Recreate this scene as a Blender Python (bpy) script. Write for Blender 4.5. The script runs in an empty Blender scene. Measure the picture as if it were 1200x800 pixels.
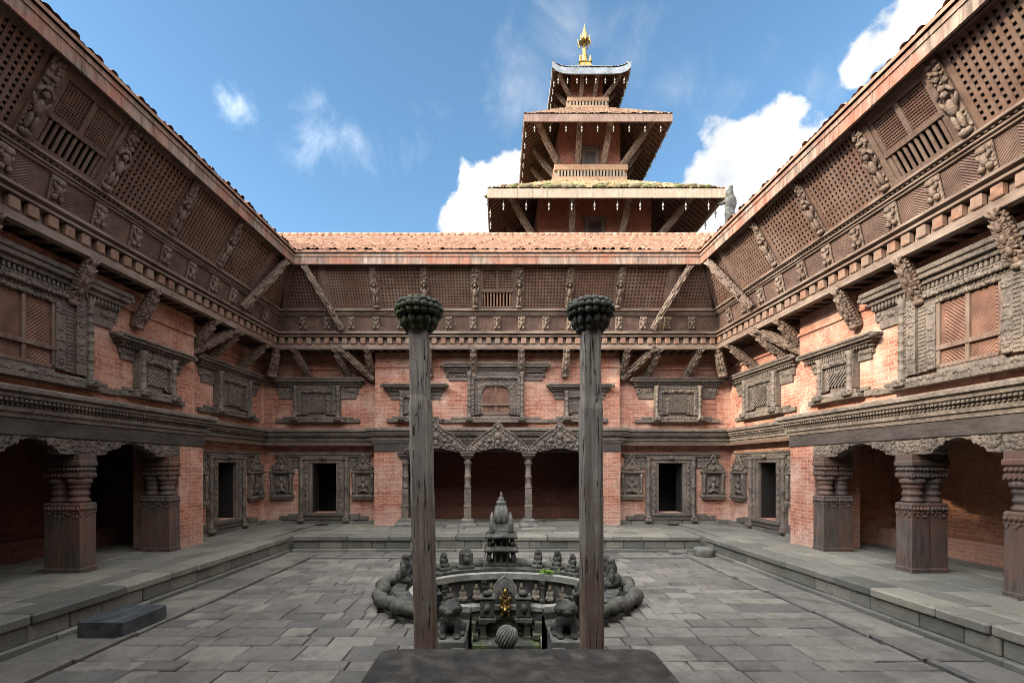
import bpy, bmesh, math, random
from math import sin, cos, pi, radians as R, sqrt, atan2
from mathutils import Vector, Matrix, Euler

C = bpy.context.scene.collection
sc = bpy.context.scene
rnd = random.Random(7)

# ------------------------------------------------------------------ camera
cam = bpy.data.cameras.new('camera')
cam.sensor_width = 36.0
cam.lens = 532 / 1200 * 36
cam.shift_x = 15 / 1200
cam.shift_y = 147 / 1200
cam.clip_end = 5000
cam_o = bpy.data.objects.new('camera', cam)
CAM_Z = 2.14
cam_o.location = (0, 0, CAM_Z)
cam_o.rotation_euler = (R(90), 0, 0)
C.objects.link(cam_o)
sc.camera = cam_o

# ------------------------------------------------------------------ light
SUN_DIR = Vector((-1.0, -0.36, 0.47)).normalized()       # towards the sun
SUN_EL = math.asin(SUN_DIR.z)
sun = bpy.data.lights.new('sun', 'SUN')
sun.energy = 2.1
sun.angle = R(2.5)
sun.color = (1.0, 0.86, 0.66)
sun_o = bpy.data.objects.new('sun', sun)
sun_o.rotation_euler = (-SUN_DIR).to_track_quat('-Z', 'Y').to_euler()
sun_o.location = (0, 0, 40)
C.objects.link(sun_o)

sc.view_settings.view_transform = 'Standard'
sc.view_settings.look = 'None'
sc.view_settings.exposure = 1.75
sc.view_settings.gamma = 1.0
sc.cycles.filter_width = 0.9
sc.view_settings.use_curve_mapping = False

world = bpy.data.worlds.new('World')
sc.world = world
world.use_nodes = True
wt = world.node_tree
wt.nodes.clear()


def N(t, kind, **kw):
    n = t.nodes.new(kind)
    for k, v in kw.items():
        setattr(n, k, v)
    return n


def math_n(t, op, a, b=None, clamp=False):
    n = t.nodes.new('ShaderNodeMath')
    n.operation = op
    n.use_clamp = clamp
    for i, v in enumerate((a, b)):
        if v is None:
            continue
        if isinstance(v, (int, float)):
            n.inputs[i].default_value = v
        else:
            t.links.new(v, n.inputs[i])
    return n.outputs[0]


def sky_dir(px, py):
    return Vector(((px - 585) / 532, 1.0, (547 - py) / 532)).normalized()


def build_world():
    t = wt
    L = t.links.new
    sky = N(t, 'ShaderNodeTexSky')
    sky.sky_type = 'NISHITA'
    sky.sun_disc = False
    sky.sun_elevation = SUN_EL
    sky.sun_rotation = atan2(SUN_DIR.x, SUN_DIR.y)
    sky.altitude = 1300
    sky.air_density = 1.0
    sky.dust_density = 0.3
    sky.ozone_density = 0.7
    tc = N(t, 'ShaderNodeTexCoord')
    dirv = tc.outputs['Generated']
    # billowing distortion shared by all cumulus heaps
    nz = N(t, 'ShaderNodeTexNoise')
    nz.inputs['Scale'].default_value = 9.0
    nz.inputs['Detail'].default_value = 9.0
    nz.inputs['Roughness'].default_value = 0.56
    L(dirv, nz.inputs['Vector'])
    field = None
    blobs = [(572, 232, .062), (548, 262, .05), (600, 205, .05), (590, 260, .07),
             (885, 190, .078), (912, 158, .047), (855, 225, .075), (940, 190, .052), (815, 262, .06), (905, 240, .09),
             (790, 290, .06), (1050, 50, .042), (1008, 74, .026), (1085, 20, .05), (1110, 50, .05)]
    for px, py, r in blobs:
        d = sky_dir(px, py)
        vm = N(t, 'ShaderNodeVectorMath', operation='DISTANCE')
        L(dirv, vm.inputs[0])
        vm.inputs[1].default_value = d
        f = math_n(t, 'SUBTRACT', 1.0, math_n(t, 'DIVIDE', vm.outputs['Value'], r))
        field = f if field is None else math_n(t, 'SMOOTH_MAX', field, f)
    field = math_n(t, 'MAXIMUM', field, -1.6)
    s = math_n(t, 'ADD', field, math_n(t, 'MULTIPLY', math_n(t, 'SUBTRACT', nz.outputs['Fac'], 0.5), 2.8))
    mr = N(t, 'ShaderNodeMapRange')
    mr.interpolation_type = 'SMOOTHSTEP'
    mr.inputs['From Min'].default_value = -0.05
    mr.inputs['From Max'].default_value = 0.26
    L(s, mr.inputs['Value'])
    cum = mr.outputs['Result']
    # thin wisps
    wf = None
    for px, py, r in [(275, 128, .08), (365, 155, .13), (420, 172, .10), (665, 30, .13), (612, 100, .14), (800, 92, .15), (870, 95, .12), (945, 100, .11), (490, 165, .11), (740, 60, .14), (640, 140, .10)]:
        d = sky_dir(px, py)
        vm = N(t, 'ShaderNodeVectorMath', operation='DISTANCE')
        L(dirv, vm.inputs[0])
        vm.inputs[1].default_value = d
        f = math_n(t, 'SUBTRACT', 1.0, math_n(t, 'DIVIDE', vm.outputs['Value'], r), True)
        wf = f if wf is None else math_n(t, 'MAXIMUM', wf, f)
    mp = N(t, 'ShaderNodeMapping')
    mp.inputs['Rotation'].default_value = (0, R(25), 0)
    mp.inputs['Scale'].default_value = (6, 6, 5)
    L(dirv, mp.inputs['Vector'])
    n2 = N(t, 'ShaderNodeTexNoise')
    n2.inputs['Scale'].default_value = 1.6
    n2.inputs['Detail'].default_value = 10.0
    n2.inputs['Roughness'].default_value = 0.62
    n2.inputs['Distortion'].default_value = 0.5
    L(mp.outputs[0], n2.inputs['Vector'])
    m2 = N(t, 'ShaderNodeMapRange')
    m2.interpolation_type = 'SMOOTHSTEP'
    m2.inputs['From Min'].default_value = 0.30
    m2.inputs['From Max'].default_value = 0.84
    soft = math_n(t, 'MULTIPLY', math_n(t, 'SUBTRACT', math_n(t, 'POWER', wf, 0.6), 1.0), 0.55)
    L(math_n(t, 'ADD', n2.outputs['Fac'], soft), m2.inputs['Value'])
    wisp = math_n(t, 'MULTIPLY', m2.outputs['Result'], 0.36, True)
    cov = math_n(t, 'MAXIMUM', cum, wisp, True)
    # broken bright cloud deck, unseen, added overhead and behind the viewer as fill light
    sx = N(t, 'ShaderNodeSeparateXYZ')
    L(dirv, sx.inputs[0])
    g = math_n(t, 'SUBTRACT', math_n(t, 'MULTIPLY', sx.outputs['Z'], 0.55), math_n(t, 'MULTIPLY', sx.outputs['Y'], 0.9))
    g = math_n(t, 'ADD', g, math_n(t, 'MULTIPLY', math_n(t, 'SUBTRACT', nz.outputs['Fac'], 0.5), 0.9))
    md = N(t, 'ShaderNodeMapRange')
    md.interpolation_type = 'SMOOTHSTEP'
    md.inputs['From Min'].default_value = 0.06
    md.inputs['From Max'].default_value = 0.36
    L(g, md.inputs['Value'])
    cov = math_n(t, 'MAXIMUM', cov, md.outputs['Result'], True)
    # cloud brightness
    n3 = N(t, 'ShaderNodeTexNoise')
    n3.inputs['Scale'].default_value = 11.0
    n3.inputs['Detail'].default_value = 6.0
    L(dirv, n3.inputs['Vector'])
    cr = N(t, 'ShaderNodeValToRGB')
    cr.color_ramp.elements[0].position = 0.3
    cr.color_ramp.elements[0].color = (5.2, 5.5, 6.0, 1)
    cr.color_ramp.elements[1].position = 0.62
    cr.color_ramp.elements[1].color = (8.6, 8.5, 8.3, 1)
    L(n3.outputs['Fac'], cr.inputs['Fac'])
    # clouds near the sun shine brighter
    dt = N(t, 'ShaderNodeVectorMath', operation='DOT_PRODUCT')
    L(dirv, dt.inputs[0])
    dt.inputs[1].default_value = SUN_DIR
    gl = math_n(t, 'ADD', math_n(t, 'MULTIPLY', math_n(t, 'MAXIMUM', dt.outputs['Value'], 0.0), 2.6), 0.46)
    gl = math_n(t, 'ADD', gl, math_n(t, 'MULTIPLY', md.outputs['Result'], math_n(t, 'SUBTRACT', 1.05, math_n(t, 'MULTIPLY', sx.outputs['X'], 0.8))))  # added deck is brightest to the left, lifting the right wing
    sv = N(t, 'ShaderNodeVectorMath', operation='SCALE')
    L(cr.outputs[0], sv.inputs[0])
    L(gl, sv.inputs['Scale'])
    mix = N(t, 'ShaderNodeMix', data_type='RGBA')
    L(cov, mix.inputs['Factor'])
    tint = N(t, 'ShaderNodeMix', data_type='RGBA', blend_type='MULTIPLY')
    tint.inputs['Factor'].default_value = 1.0
    tint.inputs['B'].default_value = (0.71, 0.91, 0.93, 1)
    L(sky.outputs[0], tint.inputs['A'])
    L(tint.outputs['Result'], mix.inputs['A'])
    L(sv.outputs[0], mix.inputs['B'])
    bg = N(t, 'ShaderNodeBackground')
    bg.inputs['Strength'].default_value = 0.1
    L(mix.outputs['Result'], bg.inputs['Color'])
    out = N(t, 'ShaderNodeOutputWorld')
    L(bg.outputs[0], out.inputs['Surface'])


build_world()

# ------------------------------------------------------------------ materials


def ramp(t, stops):
    r = N(t, 'ShaderNodeValToRGB')
    e = r.color_ramp.elements
    while len(e) < len(stops):
        e.new(0.5)
    for i, (p, c) in enumerate(stops):
        e[i].position = p
        e[i].color = (*c, 1)
    return r


def base_mat(name, rough=0.85, metallic=0.0, spec=0.3):
    m = bpy.data.materials.new(name)
    m.use_nodes = True
    t = m.node_tree
    p = t.nodes['Principled BSDF']
    p.inputs['Roughness'].default_value = rough
    p.inputs['Metallic'].default_value = metallic
    p.inputs['Specular IOR Level'].default_value = spec
    return m, t, p


def coords(t, scale=(1, 1, 1), jitter=True):
    tc = N(t, 'ShaderNodeTexCoord')
    v = tc.outputs['Object']
    if jitter:
        oi = N(t, 'ShaderNodeObjectInfo')
        vm = N(t, 'ShaderNodeVectorMath', operation='MULTIPLY_ADD')
        cx = N(t, 'ShaderNodeCombineXYZ')
        for i in range(3):
            t.links.new(oi.outputs['Random'], cx.inputs[i])
        t.links.new(cx.outputs[0], vm.inputs[0])
        vm.inputs[1].default_value = (17.3, 23.1, 31.7)
        t.links.new(v, vm.inputs[2])
        v = vm.outputs[0]
    mp = N(t, 'ShaderNodeMapping')
    mp.inputs['Scale'].default_value = scale
    t.links.new(v, mp.inputs['Vector'])
    return mp.outputs[0], v


def noise(t, v, scale, detail=5, rough=0.6):
    n = N(t, 'ShaderNodeTexNoise')
    n.inputs['Scale'].default_value = scale
    n.inputs['Detail'].default_value = detail
    n.inputs['Roughness'].default_value = rough
    t.links.new(v, n.inputs['Vector'])
    return n.outputs['Fac']


def mixc(t, fac, a, b, blend='MIX'):
    n = N(t, 'ShaderNodeMix', data_type='RGBA', blend_type=blend)
    for key, v in (('Factor', fac), ('A', a), ('B', b)):
        if isinstance(v, (int, float)):
            n.inputs[key].default_value = v
        elif isinstance(v, tuple):
            n.inputs[key].default_value = (*v, 1)
        else:
            t.links.new(v, n.inputs[key])
    return n.outputs['Result']


def maprange(t, v, a, b, c=0.0, d=1.0):
    n = N(t, 'ShaderNodeMapRange')
    n.inputs['From Min'].default_value = a
    n.inputs['From Max'].default_value = b
    n.inputs['To Min'].default_value = c
    n.inputs['To Max'].default_value = d
    t.links.new(v, n.inputs['Value'])
    return n.outputs['Result']


def bump(t, p, h, strength=0.5, dist=0.02):
    b = N(t, 'ShaderNodeBump')
    b.inputs['Strength'].default_value = strength
    b.inputs['Distance'].default_value = dist
    t.links.new(h, b.inputs['Height'])
    t.links.new(b.outputs[0], p.inputs['Normal'])


def wood(name, c_dark, c_light, scale=(14, 14, 2.2), carve=0.0, dust=None, dust_amt=0.35, rough=0.75, carve_scale=26):
    m, t, p = base_mat(name, rough)
    v, raw = coords(t, scale)
    g = noise(t, v, 1.6, 8, 0.65)
    big = noise(t, raw, 1.7, 4)
    r = ramp(t, [(0.3, c_dark), (0.72, c_light)])
    t.links.new(g, r.inputs['Fac'])
    col = r.outputs[0]
    if dust:
        f = maprange(t, big, 0.42, 0.68, 0.0, dust_amt)
        col = mixc(t, f, col, dust)
    t.links.new(col, p.inputs['Base Color'])
    h = g
    if carve:
        vo = N(t, 'ShaderNodeTexVoronoi', feature='SMOOTH_F1')
        vo.inputs['Scale'].default_value = carve_scale
        t.links.new(raw, vo.inputs['Vector'])
        h = math_n(t, 'ADD', math_n(t, 'MULTIPLY', g, 0.35), math_n(t, 'MULTIPLY', vo.outputs['Distance'], -carve))
    bump(t, p, h, 0.6, 0.012 if carve else 0.008)
    return m


def stone(name, stops, scale=3.0, island=True, moss=None, moss_amt=0.0, rough=0.8, bs=0.5, bd=0.015, detail_scale=22):
    m, t, p = base_mat(name, rough, spec=0.35)
    v, raw = coords(t, (1, 1, 1))
    n1 = noise(t, v, scale, 6)
    n2 = noise(t, v, detail_scale, 8, 0.7)
    if island:
        g = N(t, 'ShaderNodeNewGeometry')
        f = math_n(t, 'ADD', math_n(t, 'MULTIPLY', g.outputs['Random Per Island'], 0.8), math_n(t, 'MULTIPLY', math_n(t, 'SUBTRACT', n1, 0.4), 0.7), True)
    else:
        f = maprange(t, n1, 0.28, 0.72)
    r = ramp(t, stops)
    t.links.new(f, r.inputs['Fac'])
    k = maprange(t, n2, 0.25, 0.75, 0.72, 1.22)
    kk = N(t, 'ShaderNodeCombineColor')
    for i in range(3):
        t.links.new(k, kk.inputs[i])
    col = mixc(t, 1.0, r.outputs[0], kk.outputs[0], 'MULTIPLY')
    if moss:
        n3 = noise(t, v, 2.3, 6, 0.7)
        col = mixc(t, maprange(t, n3, 0.48, 0.66, 0, moss_amt), col, moss)
    t.links.new(col, p.inputs['Base Color'])
    rr = maprange(t, n1, 0.3, 0.7, rough - 0.12, min(1, rough + 0.1))
    t.links.new(rr, p.inputs['Roughness'])
    bump(t, p, math_n(t, 'ADD', n2, math_n(t, 'MULTIPLY', n1, 0.8)), bs, bd)
    return m


def brick(name, ca, cb, mortar, pale, pale_amt=0.35, salt_amt=0.34, row=0.078, width=0.23, stain=(0.1, 0.045, 0.035), stain_amt=0.4):
    m, t, p = base_mat(name, 0.88, spec=0.2)
    tc = N(t, 'ShaderNodeTexCoord')
    sx = N(t, 'ShaderNodeSeparateXYZ')
    t.links.new(tc.outputs['Object'], sx.inputs[0])
    u = math_n(t, 'ADD', sx.outputs['X'], sx.outputs['Y'])
    wob = noise(t, tc.outputs['Object'], 0.9, 2)
    z = math_n(t, 'ADD', sx.outputs['Z'], math_n(t, 'MULTIPLY', wob, 0.05))
    cx = N(t, 'ShaderNodeCombineXYZ')
    t.links.new(u, cx.inputs[0])
    t.links.new(z, cx.inputs[1])
    b = N(t, 'ShaderNodeTexBrick')
    b.inputs['Scale'].default_value = 1.0
    b.inputs['Brick Width'].default_value = width
    b.inputs['Row Height'].default_value = row
    b.inputs['Mortar Size'].default_value = 0.0075
    b.inputs['Mortar Smooth'].default_value = 0.4
    b.inputs['Bias'].default_value = -0.1
    b.inputs['Color1'].default_value = (*ca, 1)
    b.inputs['Color2'].default_value = (*cb, 1)
    b.inputs['Mortar'].default_value = (*mortar, 1)
    t.links.new(cx.outputs[0], b.inputs['Vector'])
    n1 = noise(t, tc.outputs['Object'], 1.15, 8, 0.66)
    n2 = noise(t, tc.outputs['Object'], 26, 6, 0.7)
    n3 = noise(t, tc.outputs['Object'], 0.55, 7, 0.7)
    # streaked per-brick variety
    mp = N(t, 'ShaderNodeMapping')
    mp.inputs['Scale'].default_value = (3.1, 3.1, 12.0)
    t.links.new(tc.outputs['Object'], mp.inputs['Vector'])
    n4 = noise(t, mp.outputs[0], 1.3, 4)
    col = mixc(t, maprange(t, n1, 0.45, 0.68, 0, pale_amt), b.outputs['Color'], pale)
    col = mixc(t, maprange(t, n4, 0.52, 0.7, 0, 0.35), col, cb)
    col = mixc(t, maprange(t, n3, 0.5, 0.72, 0, stain_amt), col, stain)
    ms = N(t, 'ShaderNodeMapping')
    ms.inputs['Scale'].default_value = (3.6, 3.6, 0.45)
    t.links.new(tc.outputs['Object'], ms.inputs['Vector'])
    n6 = noise(t, ms.outputs[0], 1.5, 7, 0.65)
    col = mixc(t, maprange(t, n6, 0.54, 0.74, 0, 0.6), col, stain)
    # salt bloom creeping up from the foot, and scattered lime patches
    n5 = noise(t, tc.outputs['Object'], 2.6, 8, 0.72)
    foot = maprange(t, sx.outputs['Z'], 0.35, 1.35, 0.30, 0.0)
    salt = maprange(t, math_n(t, 'ADD', n5, foot), 0.60, 0.76, 0, salt_amt)
    col = mixc(t, salt, col, (0.56, 0.43, 0.36))
    k = maprange(t, n2, 0.3, 0.7, 0.74, 1.24)
    kk = N(t, 'ShaderNodeCombineColor')
    for i in range(3):
        t.links.new(k, kk.inputs[i])
    col = mixc(t, 1.0, col, kk.outputs[0], 'MULTIPLY')
    t.links.new(col, p.inputs['Base Color'])
    h = math_n(t, 'SUBTRACT', math_n(t, 'MULTIPLY', n2, 0.5), b.outputs['Fac'])
    bump(t, p, h, 0.7, 0.012)
    return m


def tiles(name, stops, moss=None, moss_amt=0.0):
    m, t, p = base_mat(name, 0.9, spec=0.2)
    tc = N(t, 'ShaderNodeTexCoord')
    v = tc.outputs['Object']
    mp = N(t, 'ShaderNodeMapping')
    mp.inputs['Scale'].default_value = (1 / 0.12, 1 / 0.15, 1 / 0.15)
    t.links.new(v, mp.inputs['Vector'])
    fl = N(t, 'ShaderNodeVectorMath', operation='FLOOR')
    t.links.new(mp.outputs[0], fl.inputs[0])
    wn = N(t, 'ShaderNodeTexWhiteNoise')
    t.links.new(fl.outputs[0], wn.inputs['Vector'])
    n1 = noise(t, v, 1.2, 7, 0.7)
    n2 = noise(t, v, 30, 5)
    f = math_n(t, 'ADD', math_n(t, 'MULTIPLY', wn.outputs['Value'], 0.55), math_n(t, 'MULTIPLY', n1, 0.5), True)
    r = ramp(t, stops)
    t.links.new(f, r.inputs['Fac'])
    col = r.outputs[0]
    if moss:
        n3 = noise(t, v, 1.9, 6, 0.7)
        col = mixc(t, maprange(t, n3, 0.44, 0.6, 0, moss_amt), col, moss)
    t.links.new(col, p.inputs['Base Color'])
    bump(t, p, n2, 0.5, 0.01)
    return m


def hatch_wood(name, ca, cb, s=22.0):
    """wood carved with fine diagonal hatching"""
    m, t, p = base_mat(name, 0.8)
    v, raw = coords(t, (1, 1, 1), False)
    sx = N(t, 'ShaderNodeSeparateXYZ')
    t.links.new(raw, sx.inputs[0])
    ax = math_n(t, 'ABSOLUTE', math_n(t, 'SUBTRACT', math_n(t, 'MODULO', math_n(t, 'ADD', sx.outputs['X'], 70.0), 0.7), 0.35))
    d = math_n(t, 'ADD', ax, math_n(t, 'SUBTRACT', sx.outputs['Z'], sx.outputs['Y']))
    w = math_n(t, 'SINE', math_n(t, 'MULTIPLY', d, s * 6.28))
    n1 = noise(t, raw, 3, 6)
    r = ramp(t, [(0.3, ca), (0.75, cb)])
    t.links.new(math_n(t, 'ADD', math_n(t, 'MULTIPLY', w, 0.1), n1), r.inputs['Fac'])
    t.links.new(r.outputs[0], p.inputs['Base Color'])
    bump(t, p, w, 0.8, 0.008)
    return m


M = {}
M['brick'] = brick('red_brick', (0.44, 0.19, 0.125), (0.27, 0.090, 0.060), (0.45, 0.33, 0.26), (0.58, 0.41, 0.32), 0.85)
M['brick_shaded'] = brick('shaded_red_brick', (0.13, 0.045, 0.030), (0.075, 0.028, 0.021), (0.10, 0.065, 0.05), (0.15, 0.075, 0.055), 0.35, 0.0)  # arcade brick with the shade darkened into its colour
M['brick_lit'] = brick('sunlit_red_brick', (0.40, 0.17, 0.095), (0.28, 0.10, 0.06), (0.42, 0.28, 0.20), (0.48, 0.29, 0.19), 0.5, 0.2)  # lighter arcade brick, sunlight of the right wing put into its colour
M['brick_tower'] = brick('tower_brick', (0.30, 0.10, 0.062), (0.19, 0.058, 0.04), (0.28, 0.18, 0.135), (0.36, 0.19, 0.135), 0.5, 0.0)
M['wood'] = wood('weathered_grey_wood', (0.040, 0.033, 0.030), (0.135, 0.112, 0.095), dust=(0.20, 0.17, 0.145), dust_amt=0.4)
M['wood_carved'] = wood('carved_grey_wood', (0.040, 0.033, 0.029), (0.175, 0.142, 0.118), scale=(9, 9, 9), carve=1.0, dust=(0.25, 0.20, 0.155), dust_amt=0.45, carve_scale=38)
M['column'] = wood('reddened_column_wood', (0.040, 0.033, 0.030), (0.125, 0.10, 0.085), scale=(14, 14, 1.4), dust=(0.15, 0.065, 0.042), dust_amt=0.7)
M['shade_black'] = wood('interior_shade', (0.010, 0.009, 0.008), (0.022, 0.018, 0.016))  # near-black colour standing in for shade in rooms, gallery and openings
M['wood_brown'] = wood('brown_gallery_wood', (0.070, 0.043, 0.033), (0.19, 0.118, 0.088), dust=(0.25, 0.19, 0.15), dust_amt=0.45)
M['wood_brown_h'] = wood('brown_gallery_beam', (0.070, 0.046, 0.036), (0.23, 0.16, 0.122), scale=(2.2, 14, 14), dust=(0.31, 0.25, 0.20), dust_amt=0.55)
M['wood_relief'] = wood('brown_carved_wood', (0.058, 0.040, 0.031), (0.215, 0.150, 0.112), scale=(9, 9, 9), carve=1.0, dust=(0.29, 0.225, 0.175), dust_amt=0.5, carve_scale=44)
M['wood_screen'] = wood('reddish_lattice_wood', (0.095, 0.052, 0.037), (0.20, 0.112, 0.078), scale=(4, 4, 4), dust=(0.25, 0.18, 0.14), dust_amt=0.5)
M['wood_dark'] = wood('blackened_wood', (0.022, 0.018, 0.017), (0.07, 0.056, 0.05), scale=(3, 14, 14), dust=(0.12, 0.10, 0.095), dust_amt=0.4)
M['wood_shutter'] = hatch_wood('hatched_shutter_wood', (0.10, 0.05, 0.035), (0.24, 0.125, 0.085), 18)
M['wood_hatch'] = hatch_wood('hatched_panel_wood', (0.080, 0.048, 0.037), (0.20, 0.125, 0.094), 20)
m_, t_, p_ = base_mat('silvered_pillar_wood', 0.9, spec=0.15)
v_, r_ = coords(t_, (22, 22, 0.9))
fine_ = noise(t_, v_, 1.5, 8, 0.7)
v2_ = N(t_, 'ShaderNodeMapping')
v2_.inputs['Scale'].default_value = (11, 11, 0.55)
t_.links.new(r_, v2_.inputs['Vector'])
crk_ = noise(t_, v2_.outputs[0], 1.7, 5, 0.5)
blot_ = noise(t_, r_, 2.2, 6, 0.65)
spot_ = noise(t_, r_, 34, 5, 0.7)
rp_ = ramp(t_, [(0.30, (0.13, 0.115, 0.10)), (0.5, (0.22, 0.20, 0.175)), (0.72, (0.34, 0.315, 0.28))])
t_.links.new(fine_, rp_.inputs['Fac'])
sz_ = N(t_, 'ShaderNodeSeparateXYZ')
tc_ = N(t_, 'ShaderNodeTexCoord')
t_.links.new(tc_.outputs['Object'], sz_.inputs[0])
low_ = maprange(t_, sz_.outputs['Z'], 0.6, 2.2, 0.14, -0.12)
cc_ = mixc(t_, maprange(t_, math_n(t_, 'ADD', blot_, low_), 0.45, 0.68, 0, 0.75), rp_.outputs[0], (0.165, 0.105, 0.072))
cc_ = mixc(t_, maprange(t_, spot_, 0.58, 0.72, 0, 0.45), cc_, (0.07, 0.06, 0.05))
gap_ = math_n(t_, 'ABSOLUTE', math_n(t_, 'SUBTRACT', crk_, 0.5))
cl_ = maprange(t_, gap_, 0.004, 0.018, 1.0, 0.0)
cl_ = math_n(t_, 'MULTIPLY', cl_, maprange(t_, noise(t_, r_, 3.1, 2), 0.42, 0.55, 0, 1), True)
cc_ = mixc(t_, cl_, cc_, (0.018, 0.014, 0.012))
t_.links.new(cc_, p_.inputs['Base Color'])
bump(t_, p_, math_n(t_, 'SUBTRACT', math_n(t_, 'ADD', fine_, math_n(t_, 'MULTIPLY', spot_, 0.4)), math_n(t_, 'MULTIPLY', cl_, 1.5)), 0.8, 0.012)
M['pillar'] = m_
M['fascia'] = wood('weathered_eave_board', (0.06, 0.04, 0.032), (0.34, 0.25, 0.19), scale=(8, 8, 1.0), dust=(0.30, 0.095, 0.05), dust_amt=0.75)
M['beam_end'] = wood('terracotta_beam_end', (0.11, 0.06, 0.04), (0.28, 0.15, 0.095), scale=(6, 6, 6), dust=(0.20, 0.16, 0.125), dust_amt=0.7)
M['pave'] = stone('flagstone', [(0.0, (0.085, 0.084, 0.081)), (0.25, (0.125, 0.119, 0.108)), (0.6, (0.155, 0.146, 0.130)), (0.88, (0.20, 0.186, 0.160)), (1.0, (0.094, 0.10, 0.106))], moss=(0.066, 0.060, 0.050), moss_amt=0.7, rough=0.6, bs=0.7, bd=0.02, detail_scale=16)
M['plinth'] = stone('plinth_stone', [(0.0, (0.085, 0.086, 0.078)), (0.35, (0.135, 0.131, 0.114)), (0.65, (0.185, 0.176, 0.15)), (0.9, (0.23, 0.212, 0.172)), (1.0, (0.105, 0.12, 0.13))], moss=(0.085, 0.085, 0.06), moss_amt=0.45, rough=0.75)
M['joint'] = stone('joint_earth', [(0.0, (0.03, 0.028, 0.022)), (1.0, (0.075, 0.068, 0.055))], island=False)
M['carved_stone'] = stone('carved_dark_stone', [(0.0, (0.016, 0.016, 0.015)), (0.5, (0.05, 0.049, 0.045)), (1.0, (0.15, 0.146, 0.134))], island=False, scale=6, moss=(0.05, 0.055, 0.03), moss_amt=0.35, bs=0.8, bd=0.02, detail_scale=40)
M['grey_stone'] = stone('grey_stone', [(0.0, (0.06, 0.06, 0.057)), (0.5, (0.125, 0.123, 0.114)), (1.0, (0.21, 0.203, 0.185))], island=False, scale=5, moss=(0.09, 0.09, 0.055), moss_amt=0.4)
M['serpent'] = wood('scaled_dark_stone', (0.022, 0.022, 0.020), (0.14, 0.135, 0.122), scale=(7, 7, 7), carve=1.2, dust=(0.05, 0.055, 0.032), dust_amt=0.6, rough=0.75, carve_scale=24)
M['niche_stone'] = stone('ochre_stained_stone', [(0.0, (0.08, 0.07, 0.055)), (0.5, (0.15, 0.13, 0.10)), (1.0, (0.24, 0.19, 0.13))], island=False, scale=2, moss=(0.19, 0.10, 0.045), moss_amt=0.5)
M['pale_stone'] = stone('pale_worn_stone', [(0.0, (0.13, 0.13, 0.115)), (0.5, (0.22, 0.215, 0.19)), (1.0, (0.32, 0.31, 0.28))], island=False, scale=5, moss=(0.10, 0.11, 0.06), moss_amt=0.4)
M['roof_moss'] = stone('roof_moss', [(0.0, (0.085, 0.06, 0.035)), (0.6, (0.10, 0.082, 0.04)), (1.0, (0.10, 0.13, 0.035))], island=True, scale=2)
M['slab'] = stone('black_slab_stone', [(0.0, (0.012, 0.011, 0.010)), (0.5, (0.032, 0.030, 0.027)), (1.0, (0.085, 0.078, 0.068))], island=False, scale=7, rough=0.58, detail_scale=55, moss=(0.07, 0.06, 0.048), moss_amt=0.35, bs=0.9)
M['blue_stone'] = stone('blue_grey_stone', [(0.0, (0.025, 0.028, 0.031)), (0.5, (0.05, 0.056, 0.062)), (1.0, (0.10, 0.105, 0.108))], island=False, scale=4, rough=0.6)
M['mossy_stone'] = stone('mossy_black_stone', [(0.0, (0.018, 0.019, 0.016)), (0.5, (0.045, 0.046, 0.038)), (1.0, (0.13, 0.128, 0.11))], island=False, scale=8, moss=(0.075, 0.11, 0.022), moss_amt=0.8, bs=0.9, bd=0.012, detail_scale=45)
M['floor_dark'] = stone('arcade_floor_stone', [(0.0, (0.09, 0.088, 0.08)), (1.0, (0.17, 0.165, 0.15))], island=False)
M['tile'] = tiles('terracotta_tile', [(0.05, (0.12, 0.07, 0.05)), (0.4, (0.22, 0.125, 0.085)), (0.75, (0.30, 0.175, 0.12)), (1.0, (0.38, 0.26, 0.19))])
M['tile_dark'] = tiles('weathered_brown_tile', [(0.05, (0.10, 0.06, 0.045)), (0.5, (0.21, 0.12, 0.085)), (1.0, (0.30, 0.19, 0.13))], (0.16, 0.14, 0.07), 0.5)
M['tile_moss'] = tiles('mossy_tile', [(0.05, (0.22, 0.12, 0.075)), (0.5, (0.40, 0.24, 0.14)), (1.0, (0.46, 0.33, 0.2))], (0.10, 0.11, 0.04), 0.8)
M['rafter'] = wood('rafter_wood', (0.06, 0.036, 0.028), (0.17, 0.10, 0.07), scale=(8, 8, 3))
M['pale_wood'] = wood('pale_painted_board', (0.17, 0.135, 0.10), (0.30, 0.25, 0.19), scale=(8, 8, 2), dust=(0.22, 0.15, 0.10), dust_amt=0.5)
M['ochre_wood'] = wood('ochre_sill_wood', (0.22, 0.125, 0.075), (0.38, 0.225, 0.135), scale=(4, 4, 4), dust=(0.30, 0.22, 0.15), dust_amt=0.4)
m_, t_, p_ = base_mat('gilded_copper', 0.42, 1.0)
v_, r_ = coords(t_)
rr_ = ramp(t_, [(0.3, (0.12, 0.08, 0.03)), (0.7, (0.46, 0.30, 0.10))])
t_.links.new(noise(t_, v_, 9, 6), rr_.inputs['Fac'])
t_.links.new(rr_.outputs[0], p_.inputs['Base Color'])
M['gold'] = m_
m_, t_, p_ = base_mat('dull_grey_metal', 0.65, 0.2)
v_, r_ = coords(t_)
rr_ = ramp(t_, [(0.3, (0.09, 0.10, 0.11)), (0.7, (0.20, 0.22, 0.24))])
t_.links.new(noise(t_, v_, 4, 6), rr_.inputs['Fac'])
t_.links.new(rr_.outputs[0], p_.inputs['Base Color'])
M['metal'] = m_
m_, t_, p_ = base_mat('pale_bell_metal', 0.45, 0.3)
v_, r_ = coords(t_)
rr_ = ramp(t_, [(0.3, (0.12, 0.11, 0.095)), (0.7, (0.30, 0.285, 0.25))])
t_.links.new(noise(t_, v_, 12, 4), rr_.inputs['Fac'])
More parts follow.
